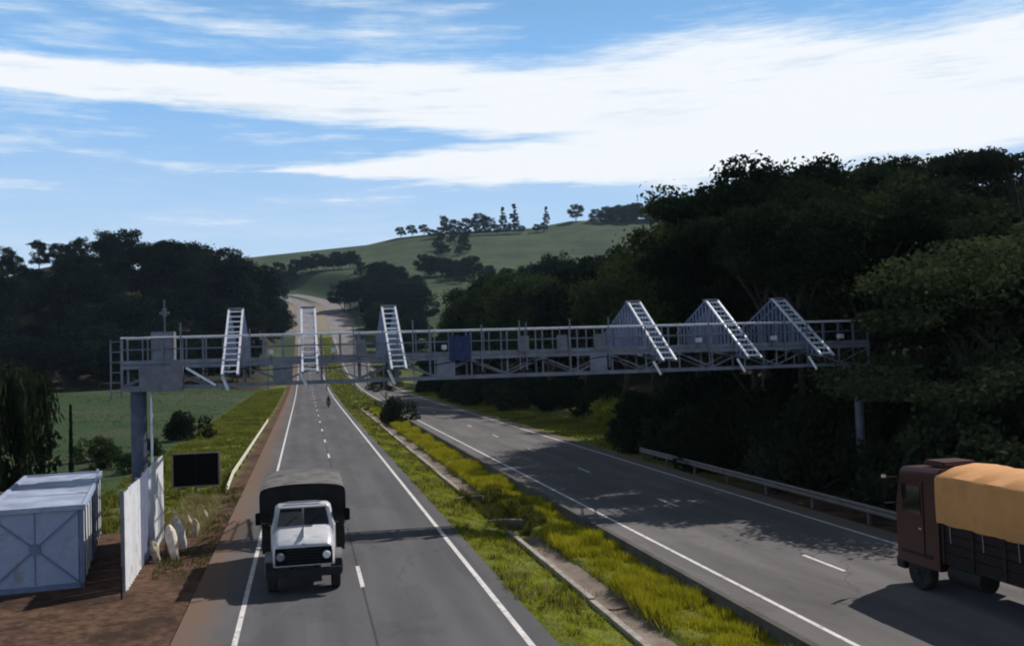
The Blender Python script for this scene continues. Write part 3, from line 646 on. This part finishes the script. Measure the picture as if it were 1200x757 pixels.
# left end: caged ladder, cabinets, mast
cg=GB('access_ladder',MB().bar((-7.75,42.7,5.7),(-7.75,42.7,8.12),.05).bar((-7.35,42.7,5.7),(-7.35,42.7,8.12),.05),M_galv)
for i in range(6): GB('rung',MB().bar((-7.75,42.7,5.95+i*.42),(-7.35,42.7,5.95+i*.42),.04),M_galv,cg)
cb=GB('cabinet',MB().box((-6.15,42.5,7.08),(-5.25,43.3,8.42)),M_cab,bevel=.02)
GB('cabinet_door',MB().box((-6.08,42.47,7.15),(-5.32,42.497,8.35)),M_galv,cb)
GB('power_box',MB().box((-6.55,41.9,5.98),(-4.85,42.27,6.98)),M_cab,bevel=.02)
mp=GB('mast',MB().tube([(-5.65,42.9,8.42),(-5.65,42.9,9.75)],.03,6),M_galv)
GB('mast_antenna',MB().bar((-5.85,42.9,9.2),(-5.45,42.9,9.2),.06,.10).bar((-5.65,42.9,9.05),(-5.65,42.9,9.4),.14),M_galv,mp)
# brace left
GB('knee_brace',MB().bar((-4.75,42.2,6.9),(-3.6,42.2,6.15),.09),M_galvl)
# columns
def column(x,y,w,mt,top,nm='column'):
    c_=GB(nm,MB().tube([(x,y,-.05),(x,y,top)],w/2,16),mt,smooth=True)
    GB('base_plate',MB().box((x-w*.85,y-w*.85,-.1),(x+w*.85,y+w*.85,.12)),M_conc,c_)
    GB('bracket',MB().box((x-w*.7,42.2,top),(x+w*.7,43.8,top+.05)),M_galv,c_)
column(-6.74,43,.64,M_col,5.99)
GB('conduit',MB().tube([(-6.22,42.8,.2),(-6.22,42.8,5.95)],.05,8),M_galvl)
column(26.15,43,.42,M_colr,5.99)
# six A-frames reaching over the traffic
def aframe(x,lab):
    w=.30; pb=(41.0,6.58); pt=(45.6,9.45); pr=(49.6,7.95)
    a=GB('ladder_frame',MB().bar((x-w,pb[0],pb[1]),(x-w,pt[0],pt[1]),.085).bar((x+w,pb[0],pb[1]),(x+w,pt[0],pt[1]),.085),M_galvl)
    a['label']=lab
    for i in range(12):
        f=(i+.5)/12; y=pb[0]+(pt[0]-pb[0])*f; z=pb[1]+(pt[1]-pb[1])*f
        GB('rung',MB().bar((x-w,y,z),(x+w,y,z),.055),M_galvl,a)
    for sx in (-w,w):
        GB('rear_strut',MB().bar((x+sx,pt[0],pt[1]),(x+sx,pr[0],pr[1]),.06),M_mesh,a)
        GB('base_beam',MB().bar((x+sx,pb[0],pb[1]-.02),(x+sx,pr[0],7.3),.09),M_galv,a)
        for i in range(20):
            y=pb[0]+.45+i*.42
            if y>pr[0]-.1: break
            zb=pb[1]+(7.3-pb[1])*(y-pb[0])/(pr[0]-pb[0]); zt=pb[1]+(pt[1]-pb[1])*(y-pb[0])/(pt[0]-pb[0]) if y<pt[0] else pt[1]+(pr[1]-pt[1])*(y-pt[0])/(pr[0]-pt[0])
            GB('side_bar',MB().bar((x+sx,y,zb),(x+sx,y,zt),.09,.03),M_mesh,a)
        GB('side_rail',MB().bar((x+sx,42.9,7.75),(x+sx,48.9,7.75),.045),M_mesh,a)
    GB('top_plate',MB().box((x-.33,pt[0]-.1,pt[1]-.02),(x+.33,pt[0]+.35,pt[1]+.06)),M_galv,a)
    for z0,(yy,dxx) in enumerate([(42.05,-.25)]):
        GB('reader_antenna',MB().bar((x+dxx-.12,yy,6.55),(x+dxx+.12,yy-.25,5.95),.09,.09),M_galvl,a)
for x,l in [(-2.95,'leftmost ladder frame leaning over the left road shoulder'),(.22,'upright-looking ladder frame over the truck lane'),(3.86,'ladder frame over the inner lane of the left road'),(15.79,'first ladder frame over the right road'),(19.86,'middle ladder frame over the right road'),(23.45,'rightmost ladder frame')]: aframe(x,l)
for i in range(int((GX1-GX0-1)/2.2)):
    x=GX0+.6+i*2.2; GB('cable',MB().tube([(x,GY0-.10,ZT-.12),(x+.55,GY0-.11,ZT-.19-.03*(i%3)),(x+1.1,GY0-.10,ZT-.22-.04*(i%2)),(x+1.65,GY0-.11,ZT-.19),(x+2.2,GY0-.10,ZT-.12)],.018,5),M_black)
for x in (-1.35,1.2,5.9,17.6,21.3,24.7):
    c_=GB('camera_housing',MB().box((x-.09,GY0-.55,7.35),(x+.09,GY0-.16,7.55)),M_cabw,bevel=.02); GB('camera_bracket',MB().bar((x,GY0-.3,7.35),(x,GY0-.05,7.08),.04),M_galv,c_)
# blue tarp over the rail
mb=MB(); rings=[]
for i in range(9):
    x=6.15+i*.12; rings.append([(x,GY0-.03-.04*math.sin(i*1.7),7.95+.04*math.sin(i)),(x+.02,GY0-.10-.05*math.sin(i*2.1),7.4),(x,GY0-.14-.05*math.sin(i*1.3),6.85+.05*math.cos(i*2))])
mb.loft(rings,closed=False,cap=False); o=mb.build('blue_tarp',M_blue,smooth=True); tag(o,'crumpled blue sheet hung over the gantry railing','tarp')

# ------------------------------------------------------------------ fences, shed and left roadside
fe=empty('hoarding_fence',(-5.7,33.2,0)); tag(fe,'tall white sheet fence panels standing along the left shoulder','fence')
A=Vector((-5.62,33.0,0)); B=Vector((-6.05,44.6,0)); L=(B-A).length; u=(B-A).normalized(); nrm=Vector((u.y,-u.x,0))
npn=13
for i in range(npn):
    mb=MB(); segs=8; w=L/npn-.03; rings=[]
    s0=i*L/npn
    h0=3.08+random.uniform(-.03,.03)+.01*i
    blue=(4<=i<=6)
    for j in range(segs+1):
        p=A+u*(s0+w*j/segs)-fe.location; off=nrm*(.025*(1 if (j//2)%2 else -1)+random.uniform(-.01,.01)); p=p+off
        rings.append([(p.x,p.y,tz(p.x-5.7,p.y+33.2)+.02),(p.x,p.y,h0)])
    rings2=[r_+[(r_[1][0]+nrm.x*-.012,r_[1][1]-nrm.y*.012,r_[1][2]),(r_[0][0]-nrm.x*.012,r_[0][1]-nrm.y*.012,r_[0][2])] for r_ in rings]
    mb.loft(rings2); o=mb.build('sheet_panel',M_fblue if blue else M_white,fe)
    if blue: o['label']='blue-grey sheet panel in the white fence'
for i in range(0,npn+1,2):
    p=A+u*(i*L/npn)-nrm*.10-fe.location; MB().box((p.x-.05,p.y-.05,-.2),(p.x+.05,p.y+.05,3.12)).build('fence_post',M_galv,fe)
# shed
SH=empty('site_shed',(-7.12,34.2,0),R(8.0)); tag(SH,'pale blue-grey flat-roofed site shed with cross-braced front','shed')
W_,D_,H_=2.85,10.6,2.58
g0=-.12
for (x,y) in ((-.06,.06),(-W_+.06,.06),(-.06,D_-.06),(-W_+.06,D_-.06),(-.06,D_/2)):
    MB().box((x-.07,y-.07,g0),(x+.07,y+.07,H_-.12)).build('corner_post',M_shedd,SH)
for k in range(2):                       # two front door leaves
    x0=-W_+.14+k*(W_-.28)/2; MB().box((x0+.015,.0,.12),(x0+(W_-.28)/2-.015,.045,H_-.14)).build('door_panel',M_shed,SH)
cx_,cz_=-W_/2,1.3
for (x,z) in ((-.15,.15),(-W_+.15,.15),(-.15,H_-.17),(-W_+.15,H_-.17)):
    MB().bar((cx_,-.025,cz_),(x,-.025,z),.07,.04).build('cross_brace',M_shedd,SH)
MB().box((cx_-.02,-.02,.14),(cx_+.02,-.002,H_-.15)).build('centre_bar',M_shedd,SH)
MB().tube([(cx_,-.075,cz_),(cx_,-.03,cz_)],.17,16).build('hub_plate',M_shedd,SH)
MB().box((-W_,-.01,g0),(0,.06,.11)).build('sill',M_shedd,SH)
for k in range(17):
    y0=.16+k*(D_-.3)/17
    if k in (1,3,5,7,8,10,12,13,15): continue
    o=MB().box((-.03,y0+.03,.05),(.0,y0+.46+(.1 if k%3 else -.12),H_-.15)).build('side_board',M_white if k%2==0 else M_shed,SH)
for k in range(12):
    y0=.16+k*(D_-.3)/12; MB().box((-W_+.0,y0+.01,.05),(-W_+.03,y0+(D_-.3)/12-.01,H_-.15)).build('side_board',M_shed,SH)
MB().box((-W_+.1,D_-.03,.05),(-.1,D_,H_-.15)).build('rear_panel',M_shed,SH)
rf=MB().box((-W_+.05,.05,H_-.12),(-.05,D_-.05,H_-.02)).build('roof',M_roof,SH)
for a,b_ in (((-W_-.08,-.12,H_-.12),(.08,.04,H_+.04)),((-W_-.08,D_-.04,H_-.12),(.08,D_+.08,H_+.04)),((-W_-.08,.043,H_-.12),(-W_+.04,D_-.043,H_+.04)),((-.04,.043,H_-.12),(.08,D_-.043,H_+.04))):
    MB().box(a,b_).build('roof_edge',M_shed,rf)
for k in range(1,3): MB().box((-W_+.05,k*D_/3-.012,H_-.02),(-.05,k*D_/3+.012,H_-.005)).build('roof_seam',M_roof,rf)
MB().box((-W_+.05,.3,-.15),(-.05,D_-.1,-.02)).build('floor_slab',M_concd,SH)
# low wall behind shed, with pipe
wl=empty('low_wall',(-13,48.2,0)); tag(wl,'pale low concrete wall behind the shed','wall')
for k in range(6): MB().box((-3.0+k*1.0+.01,-.1,-.3),(-2.0+k*1.0-.01,.1,1.55+.02*(k%2))).build('wall_panel',M_white if k==5 else M_conc,wl)
o=MB().tube([(-9.55,49,-.3),(-9.55,49,2.3)],.06,8).build('pipe_post',M_galvl); tag(o,'thin pale metal post beside the low wall behind the shed','post')
# dark roadside board
bo=empty('road_sign',(-5.9,56,0)); tag(bo,'black two-panel board on short legs seen from behind the fence','sign')
for k in range(2): MB().box((-1.17+k*1.18,-.05,.48),(-.005+k*1.18,.0,2.18)).build('board_panel',M_black,bo,bevel=.01)
for a,b_ in (((-1.22,.003,.40),(1.25,.06,.48)),((-1.22,.003,2.18),(1.25,.06,2.25)),((-1.25,.003,.40),(-1.18,.06,2.25)),((1.18,.003,.481),(1.30,.06,2.179))):
    MB().box(a,b_).build('frame_bar',M_conc,bo)
for x in (-.9,0,.9): MB().box((x-.05,.063,-.5),(x+.05,.15,2.1)).build('leg',M_galv,bo)
# guardrails
def guardrail(y0,y1,x0,x1,face,mt,lab,st=4.0,end0=None):
    o=empty('guardrail',((x0+x1)/2,y0,0)); tag(o,lab,'guardrail'); ox,oy=(x0+x1)/2,y0
    prof=[(0,.42),(.05,.47),(.05,.52),(0,.57),(0,.60),(.05,.65),(.05,.70),(0,.75)]
    pts=[(y0+(y1-y0)*i/int((y1-y0)/st)) for i in range(int((y1-y0)/st)+1)]
    for a,b_ in zip(pts[:-1],pts[1:]):
        rings=[]
        for yy in (a+.01,b_-.01):
            xx=x0+(x1-x0)*(yy-y0)/(y1-y0); zz=float(zr(yy)) 
            lowr=0
            if end0 and yy<y0+st*1.02: lowr=-.35*(1-(yy-y0)/st) ; 
            pr=[(xx+face*p_-ox,yy-oy,zz+q_+lowr) for p_,q_ in prof]; rings.append(pr+[(x_-face*.012,y_,z_) for x_,y_,z_ in reversed(pr)])
        MB().loft(rings).build('rail_beam',mt,o)
        xx=x0+(x1-x0)*(b_-y0)/(y1-y0); z_=float(zr(b_)); MB().box((xx-face*.14-.05-ox,b_-oy-.05,z_-.5),(xx-face*.14+.05-ox,b_-oy+.05,z_+.68)).build('rail_post',M_railg,o)
    return o
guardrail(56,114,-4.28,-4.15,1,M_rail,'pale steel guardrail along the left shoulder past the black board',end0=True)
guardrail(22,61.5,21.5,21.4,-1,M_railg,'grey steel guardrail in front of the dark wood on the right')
# leaning white stones
def stone(x,y,h,w,lean,rz,mt,lab):
    rs=random.Random(int(x*100+y*10)); mb=MB(); mb.ell((0,0,h/2),(w/2,w*.32,h/2),12,9)
    a1,a2=rs.uniform(0,6),rs.uniform(0,6)
    mb.v=[(v[0]*(1.0-.28*(v[2]/h-.35)+.16*math.sin(v[2]*6+a1))+lean*v[2]+rs.uniform(-.03,.03),v[1]*(1+.2*math.sin(v[2]*7+a2))+rs.uniform(-.03,.03),v[2]+.10*math.sin(v[0]*14+a2)*(v[2]/h)) for v in mb.v]
    o=mb.build('marker_stone',mt,smooth=True); o.location=(x,y,tz(x,y)-.12); o.rotation_euler=(R(-4),0,rz)
    tag(o,lab,'stone','leaning stones beside the left shoulder'); return o
stone(-4.78,38.0,1.5,.40,-.14,.2,M_stone,'tall white oval stone leaning beside the fence, nearest the camera')
stone(-4.80,40.9,1.5,.40,-.20,.1,M_stone,'second tall white stone, leaning left behind the nearest one')
stone(-5.35,37.6,1.0,.35,-.1,.5,M_stoned,'dull cream stone between the fence and the nearest white stone')
stone(-4.72,43.8,.9,.34,.12,.6,M_stoned,'cream stone leaning right, third along the shoulder')
stone(-4.95,45.2,1.05,.30,-.25,.2,M_stoned,'slim cream stone leaning left below the black board')
stone(-4.55,46.8,.8,.32,.05,.9,M_stoned,'small cream stone, farthest of the leaning stones')
# median post
o=MB().box((-.09,-.09,-.3),(.09,.09,1.0)).box((-.16,-.12,1.0),(.16,.12,1.35)).build('marker_post',M_black,bevel=.02); o.location=(9.75,112,-.3); tag(o,'short dark post with a block head in the median grass','post')
# stake near shed
o=MB().box((-.03,-.03,-.3),(.03,.03,.95)).build('wooden_stake',M_wood); o.location=(-5.6,32.0,0); tag(o,'short dark stake in the soil before the white fence','stake')

# ------------------------------------------------------------------ vehicles
def wheel(parent,x,y,r_,w,twin=False):
    s_=1 if x>0 else -1
    o=MB().tube([(x-w/2,y,r_),(x-w/2+.04,y,r_),(x+w/2-.04,y,r_),(x+w/2,y,r_)],[r_*.93,r_,r_,r_*.93],24).build('wheel',M_rubber,parent,smooth=True)
    MB().tube([(x+s_*w/2-s_*.02,y,r_),(x+s_*(w/2+.015),y,r_)],[r_*.56,r_*.50],16).build('rim',M_chas,o)
    MB().tube([(x+s_*(w/2+.016),y,r_),(x+s_*(w/2+.07),y,r_)],[r_*.2,r_*.16],10).build('hub_cap',M_chas,o)
    return o
TK=empty('cargo_truck',(-.15,30.35,.02)); tag(TK,'old white-bonneted truck with grey canvas cover coming towards the camera','truck')
# bonnet
def ring(y,w,z0,z1,n=10,sq=.35):
    pts=[]
    for i in range(n+1):
        t_=math.pi*i/n; c_,s_=math.cos(t_),math.sin(t_)
        pts.append((w/2*math.copysign(abs(c_)**sq,c_),y,z0+(z1-z0)*abs(s_)**.45))
    return pts
mb=MB(); mb.loft([ring(.14,1.74,.85,1.50,10,.22),ring(.28,1.84,.82,1.62,10,.22),ring(.9,1.90,.80,1.78,10,.25),ring(1.45,1.94,.80,1.88,10,.28)]); bn=mb.build('bonnet',M_cabw,TK,smooth=True)
MB().box((-.015,.28,1.67),(.015,1.3,1.85)).build('bonnet_trim',M_chr,bn)
gr=MB().box((-.84,.06,.90),(.84,.16,1.40)).build('grille',M_black,TK,bevel=.01)
for k in range(5): MB().box((-.52,.035,.98+k*.085),(.52,.057,1.01+k*.085)).build('grille_bar',M_chas,gr)
for s_ in (-1,1):
    mb=MB(); 
    rings=[]
    for i in range(9):
        t_=math.pi*i/8; y=.95-math.cos(t_)*.72; z=.72+math.sin(t_)*.46
        rings.append([(s_*.93,y,z),(s_*1.16,y,z-.02),(s_*1.16,y,z-.12),(s_*.93,y,z-.10)])
    mb.loft(rings); mb.build('fender',M_fend,TK,smooth=True)
    hl=MB().tube([(s_*.68,.0,1.17),(s_*.68,.10,1.17)],[.125,.135],16).build('headlight_pod',M_fend,TK,smooth=True)
    MB().tube([(s_*.68,-.03,1.17),(s_*.68,-.003,1.17)],[.09,.115],16).build('lens',M_head if s_>0 else M_hdim,hl)
    MB().box((min(s_*.93,s_*1.13),.2,.72),(max(s_*.93,s_*1.13),.26,1.0)).build('fender_front',M_chas,TK,bevel=.02)
    ml=MB().tube([(s_*.98,1.5,1.95),(s_*1.32,1.35,2.0),(s_*1.36,1.33,2.35)],.015,6).build('mirror_arm',M_chas,TK)
    MB().box((s_*1.36-.09,1.29,1.95),(s_*1.36+.09,1.33,2.33)).build('mirror',M_black,ml,bevel=.02)
MB().tube([(1.34,1.30,1.80),(1.34,1.36,1.80)],.09,12).build('round_mirror',M_chr,TK)
# cab
mb=MB()
def cr(y,w0,w1,z0,zm,z1): return [(-w0/2,y[0],z0),(-w0/2,y[1],zm),(-w1/2,y[2],z1-.08),(-w1/2+.12,y[2],z1),(w1/2-.12,y[2],z1),(w1/2,y[2],z1-.08),(w0/2,y[1],zm),(w0/2,y[0],z0)]
mb.loft([cr((1.40,1.40,1.72),1.86,1.62,.8,1.80,2.44),cr((1.55,1.55,1.9),1.96,1.72,.8,1.82,2.50),cr((2.15,2.15,2.15),1.96,1.72,.8,1.82,2.50)])
cabo=mb.build('cab',M_cabw,TK,smooth=True,bevel=.015)
for s_ in (-1,1):
    mb=MB(); a,b_=.03,.76
    mb.add([(s_*a,1.385,1.86),(s_*(b_+.04),1.40,1.86),(s_*(b_-.06),1.68,2.36),(s_*a,1.665,2.36),(s_*a,1.42,1.86),(s_*(b_+.04),1.435,1.86),(s_*(b_-.06),1.715,2.36),(s_*a,1.70,2.36)],[(0,1,2,3),(4,7,6,5),(0,4,5,1),(1,5,6,2),(2,6,7,3),(3,7,4,0)])
    mb.build('windscreen',M_glass,cabo)
    MB().box((s_*.99-.008,1.62,1.85),(s_*.99+.008,2.08,2.3)).build('side_window',M_glass,cabo)
    MB().box((s_*.985-.02,1.6,.95),(s_*.985+.02,2.1,1.8)).build('door',M_cabw,cabo,bevel=.01)
MB().box((-.75,1.50,2.40),(.75,1.66,2.44)).build('sun_visor',M_cabw,cabo)
MB().tube([(-.45,1.8,2.53),(.45,1.8,2.53)],.04,8).build('roof_lamp_bar',M_chr,cabo)
bpm=MB().box((-1.12,-.05,.55),(1.12,.09,.80)).build('bumper',M_chas,TK,bevel=.03)

MB().box((-.42,.1,.55),(-.30,7.0,.78)).box((.30,.1,.55),(.42,7.0,.78)).box((-.42,2.2,.60),(.42,2.4,.75)).box((-1.0,.85,.42),(1.0,.99,.55)).build('chassis',M_chas,TK)
MB().box((-1.10,2.1,.45),(-.5,2.9,.95)).build('fuel_tank',M_chas,TK,bevel=.05)
for x in (-.55,.18): MB().bar((x,1.40,1.885),(x+.36,1.52,2.14),.018,.012).build('wiper',M_chas,cabo)
for x in (-.5,0,.5): MB().box((x-.07,1.74,2.505),(x+.07,1.84,2.56)).build('roof_lamp',M_chr,cabo,bevel=.01)
MB().tube([(0,.045,1.47),(0,.06,1.47)],.07,16).build('badge',M_chr,gr)

for k in range(5): MB().tube([(-1.38,2.9+k*.95,2.0),(-1.37,2.9+k*.95,1.5)],.012,5).build('cover_rope',M_conc,TK); MB().tube([(1.38,2.9+k*.95,2.0),(1.37,2.9+k*.95,1.5)],.012,5).build('cover_rope',M_conc,TK)
for s_ in (-1,1): wheel(TK,s_*.95,.85,.50,.27); wheel(TK,s_*.92,5.3,.50,.52)
# cargo body: boards + canvas
for s_ in (-1,1):
    for k in range(4): MB().box((s_*1.28-.03,2.3,1.0+k*.26),(s_*1.28+.03,6.9,1.24+k*.26)).build('side_board',M_wood,TK)
for k in range(4): MB().box((-1.25,2.27,1.0+k*.26),(1.25,2.32,1.24+k*.26)).build('front_board',M_wood,TK)
MB().box((-1.3,2.25,.88),(1.3,6.95,.98)).build('bed',M_wood,TK)
def arch(y,dz=0,n=14,w=1.36,zs=2.0,ze=2.72,zt=3.05,ins=0):
    p=[(-w+ins,y,zs),(-w+ins,y,ze)]
    for i in range(1,n): t_=math.pi*(1-i/n); p.append(((w-ins)*math.cos(t_),y,ze+(zt-ze+dz)*math.sin(t_)**.5))
    return p+[(w-ins,y,ze),(w-ins,y,zs)]
rings=[]
for i in range(25):
    y=2.22+i*4.75/24; rings.append(arch(y,(.05*math.cos(i*math.pi/3)-.05)))
mb=MB(); mb.loft(rings,closed=False,cap=False); mb.loft([[(v[0]*.985,v[1],v[2]-.03) for v in r_] for r_ in rings],closed=False,cap=False)
cvs=mb.build('canvas_cover',M_canv,TK,smooth=True)
a0=arch(2.25); mb=MB(); mb.v=[tuple(p) for p in a0]+[(p[0]*.98,2.27,p[2]) for p in a0]; n_=len(a0); mb.f=[tuple(range(n_)),tuple(range(2*n_-1,n_-1,-1))]; mb.build('canvas_front',M_canvd,cvs)
a0=arch(6.94); mb=MB(); mb.v=[tuple(p) for p in a0]; mb.f=[tuple(range(n_))]; mb.build('canvas_rear',M_canvd,cvs)
for s_ in (-1,1): MB().box((s_*1.36-.02,2.2,1.92),(s_*1.36+.02,6.98,2.02)).build('canvas_hem',M_canvd,cvs)

RT=empty('red_truck',(18.1,26.1,.02)); tag(RT,'dark red truck with tan tarpaulin load seen from behind at the right edge','truck')
# local: x -1.2..1.2, y negative = toward the camera; front at y=0
def rr_(y,w,z0,z1,c_=.12): return [(-w/2,y,z0),(-w/2,y,z1-c_),(-w/2+c_,y,z1),(w/2-c_,y,z1),(w/2,y,z1-c_),(w/2,y,z0)]
mb=MB(); mb.loft([rr_(.05,2.2,.75,2.2),rr_(.0,2.36,.7,2.4),rr_(-.25,2.38,.7,3.42),rr_(-2.0,2.38,.7,3.50)]); cb=mb.build('cab',M_red,RT,smooth=True,bevel=.02)
dr=MB().box((-1.215,-1.35,.95),(-1.19,-.25,3.1)).build('door',M_red,cb,bevel=.01)
MB().box((-1.235,-1.25,2.15),(-1.217,-.4,2.95)).build('side_window',M_glass,dr)
MB().box((-1.25,-1.3,1.75),(-1.22,-1.15,1.79)).build('handle',M_chr,dr)
MB().box((-1.0,.02,2.3),(1.0,.06,3.1)).build('windscreen',M_glass,cb)
MB().box((-.85,-1.85,3.50),(.25,-.9,3.66)).build('roof_box',M_red,cb,bevel=.06)
MB().box((-1.15,-.25,.45),(1.15,.12,.8)).build('bumper',M_chas,RT,bevel=.03)
ma=MB().tube([(-1.2,-.15,3.1),(-1.55,-.02,3.1),(-1.55,-.02,2.35),(-1.2,-.15,2.35)],.02,6).build('mirror_arm',M_chas,RT)
MB().box((-1.65,-.03,2.45),(-1.45,.03,2.98)).build('mirror',M_chas,ma,bevel=.03)
MB().box((-1.60,-.06,3.08),(-1.5,.02,3.16)).build('mirror_lamp',M_amb,ma)
for x in (-1,1):
    for y in (-.95,-6.2,-7.5): wheel(RT,x*1.0,y,.52,.30 if y>-2 else .5)
    MB().box((x*1.02-.2,-1.7,.95),(x*1.02+.2,-.25,1.12)).build('wheel_arch',M_chas,RT,bevel=.04)
MB().box((-.42,-9.4,.7),(-.3,0,.98)).box((.3,-9.4,.7),(.42,0,.98)).build('chassis',M_chas,RT)
MB().tube([(-.9,-3.6,.75),(-.9,-2.3,.75)],.3,16).build('fuel_tank',M_chas,RT,smooth=True)
for k in range(4): MB().box((-1.23,-9.6,1.08+k*.25),(-1.19,-2.15,1.31+k*.25)).build('side_board',M_boards,RT); MB().box((1.19,-9.6,1.08+k*.25),(1.23,-2.15,1.31+k*.25)).build('side_board',M_boards,RT)
for k in range(7): MB().box((-1.27,-9.5+k*1.2,1.0),(-1.233,-9.42+k*1.2,2.08)).build('side_stake',M_chas,RT)
MB().box((-1.2,-9.6,.98),(1.2,-2.15,1.07)).build('bed',M_wood,RT)
MB().box((-1.18,-2.2,1.07),(1.18,-2.14,3.3)).build('headboard',M_red,RT)
MB().box((-1.18,-9.62,1.07),(1.18,-9.57,2.1)).build('tailboard',M_red,RT)
rings=[]
for i in range(41):
    y=-1.98-i*7.6/40; sag=.04*math.sin(i*.9)+.03*math.sin(i*2.3)
    sg=.02*math.sin(i*1.1+.5)
    p=[(-1.25+sg*.6,y,2.06+sg*.5),(-1.265+sg*.5,y,2.7),(-1.255,y,3.26),(-1.19,y,3.35),(-.6,y,3.55+sag*.4),(0,y,3.62+sag*.4),(.6,y,3.55+sag*.4),(1.19,y,3.35),(1.255,y,3.26),(1.265,y,2.7),(1.25,y,2.06)]
    rings.append(p)
mb=MB(); mb.loft(rings,closed=False,cap=False); e0=rings[0]; mb.add(e0,[tuple(range(len(e0)))]); e1=rings[-1]; mb.add(e1,[tuple(range(len(e1)))])
mb.build('tarpaulin',M_tan,RT,smooth=True)
for k in range(6): MB().tube([(-1.29,-2.6-k*1.3,2.08),(-1.27,-2.6-k*1.3,1.6)],.012,5).build('tarp_rope',M_conc,RT)
MB().box((-1.235,-5.3,.86),(-1.2,-5.2,.93)).box((-1.235,-8.3,.86),(-1.2,-8.2,.93)).build('side_reflector',M_amb,RT)

# far motorcycle and rider
MC=empty('motorcycle',(3.4,150,.03)); tag(MC,'small dark motorcycle far down the left road','motorcycle')
for y in (-.62,.62):
    o=MB().tube([(-.06,y,.31),(.06,y,.31)],.31,16).build('wheel',M_rubber,MC); MB().tube([(-.065,y,.31),(.065,y,.31)],.06,8).build('hub',M_galv,o)
MB().ell((0,-.1,.78),(.15,.3,.14)).build('fuel_tank',M_chas,MC,smooth=True); MB().box((-.13,.1,.72),(.13,.75,.82)).build('seat',M_chas,MC,bevel=.03)
MB().box((-.16,-.2,.3),(.16,.28,.62)).build('engine',M_chas,MC,bevel=.04); MB().tube([(-.36,-.42,1.05),(0,-.5,1.0),(.36,-.42,1.05)],.02,6).tube([(0,-.62,.31),(0,-.46,1.0)],.035,6).build('handlebar',M_chas,MC)
MB().tube([(0,-.66,.86),(0,-.56,.86)],.1,10).build('headlight',M_hdim,MC)
# rider: one skinned body
def figure(name,joints,edges,radii,matl):
    me=bpy.data.meshes.new(name); me.from_pydata(joints,edges,[]); me.materials.append(matl); o=bpy.data.objects.new(name,me); COL.objects.link(o)
    sk=o.modifiers.new('skin','SKIN'); 
    for i,r_ in enumerate(radii): me.skin_vertices[0].data[i].radius=(r_,r_) 
    me.skin_vertices[0].data[0].use_root=True
    o.modifiers.new('sub','SUBSURF').levels=1; return o
try:
    J=[(0,.3,.92),(0,.22,1.15),(0,.12,1.40),(0,.08,1.52),(0,.04,1.64),(-.19,.1,1.4),(-.3,-.12,1.2),(-.33,-.4,1.09),(.19,.1,1.4),(.3,-.12,1.2),(.33,-.4,1.09),(-.15,.2,.9),(-.26,-.15,.80),(-.2,.12,.4),(-.2,0,.32),(.15,.2,.9),(.26,-.15,.80),(.2,.12,.4),(.2,0,.32)]
    E_=[(0,1),(1,2),(2,3),(3,4),(2,5),(5,6),(6,7),(2,8),(8,9),(9,10),(0,11),(11,12),(12,13),(13,14),(0,15),(15,16),(16,17),(17,18)]
    RR=[.15,.15,.17,.06,.10,.07,.05,.035,.07,.05,.035,.1,.075,.05,.04,.1,.075,.05,.04]
    me=bpy.data.meshes.new('person'); me.from_pydata(J,E_,[]); me.materials.append(M_cloth); pe=bpy.data.objects.new('person',me); COL.objects.link(pe)
    bpy.context.view_layer.objects.active=pe; pe.modifiers.new('skin','SKIN')
    if not me.skin_vertices: 
        pe.select_set(True); bpy.ops.object.modifier_add(type='SKIN')
    for i,r_ in enumerate(RR): me.skin_vertices[0].data[i].radius=(r_,r_)
    me.skin_vertices[0].data[0].use_root=True
    pe.modifiers.new('sub','SUBSURF').levels=1
    pe.location=(3.4,150,.03); tag(pe,'rider in dark clothes and helmet leaning on the far motorcycle','person')
    MB().ell((0,.02,1.70),(.135,.155,.15)).build('helmet',M_chas,pe,smooth=True)
except Exception as ex: print('rider',ex)

# ------------------------------------------------------------------ haze
hz=MB().box((-1480,-58,-1.5),(1480,2590,190)).build('haze',M_conc); hz['kind']='stuff'
HM=bpy.data.materials.new('haze'); HM.use_nodes=True; t=HM.node_tree; t.nodes.clear(); q=G(t)
pv=q.n('ShaderNodeVolumePrincipled'); pv.inputs['Color'].default_value=(.55,.75,1,1); pv.inputs['Density'].default_value=.00006; pv.inputs['Anisotropy'].default_value=.2
o=q.n('ShaderNodeOutputMaterial'); t.links.new(pv.outputs[0],o.inputs['Volume']); hz.data.materials[0]=HM

try: S.cycles.filter_width=2.0
except Exception: pass
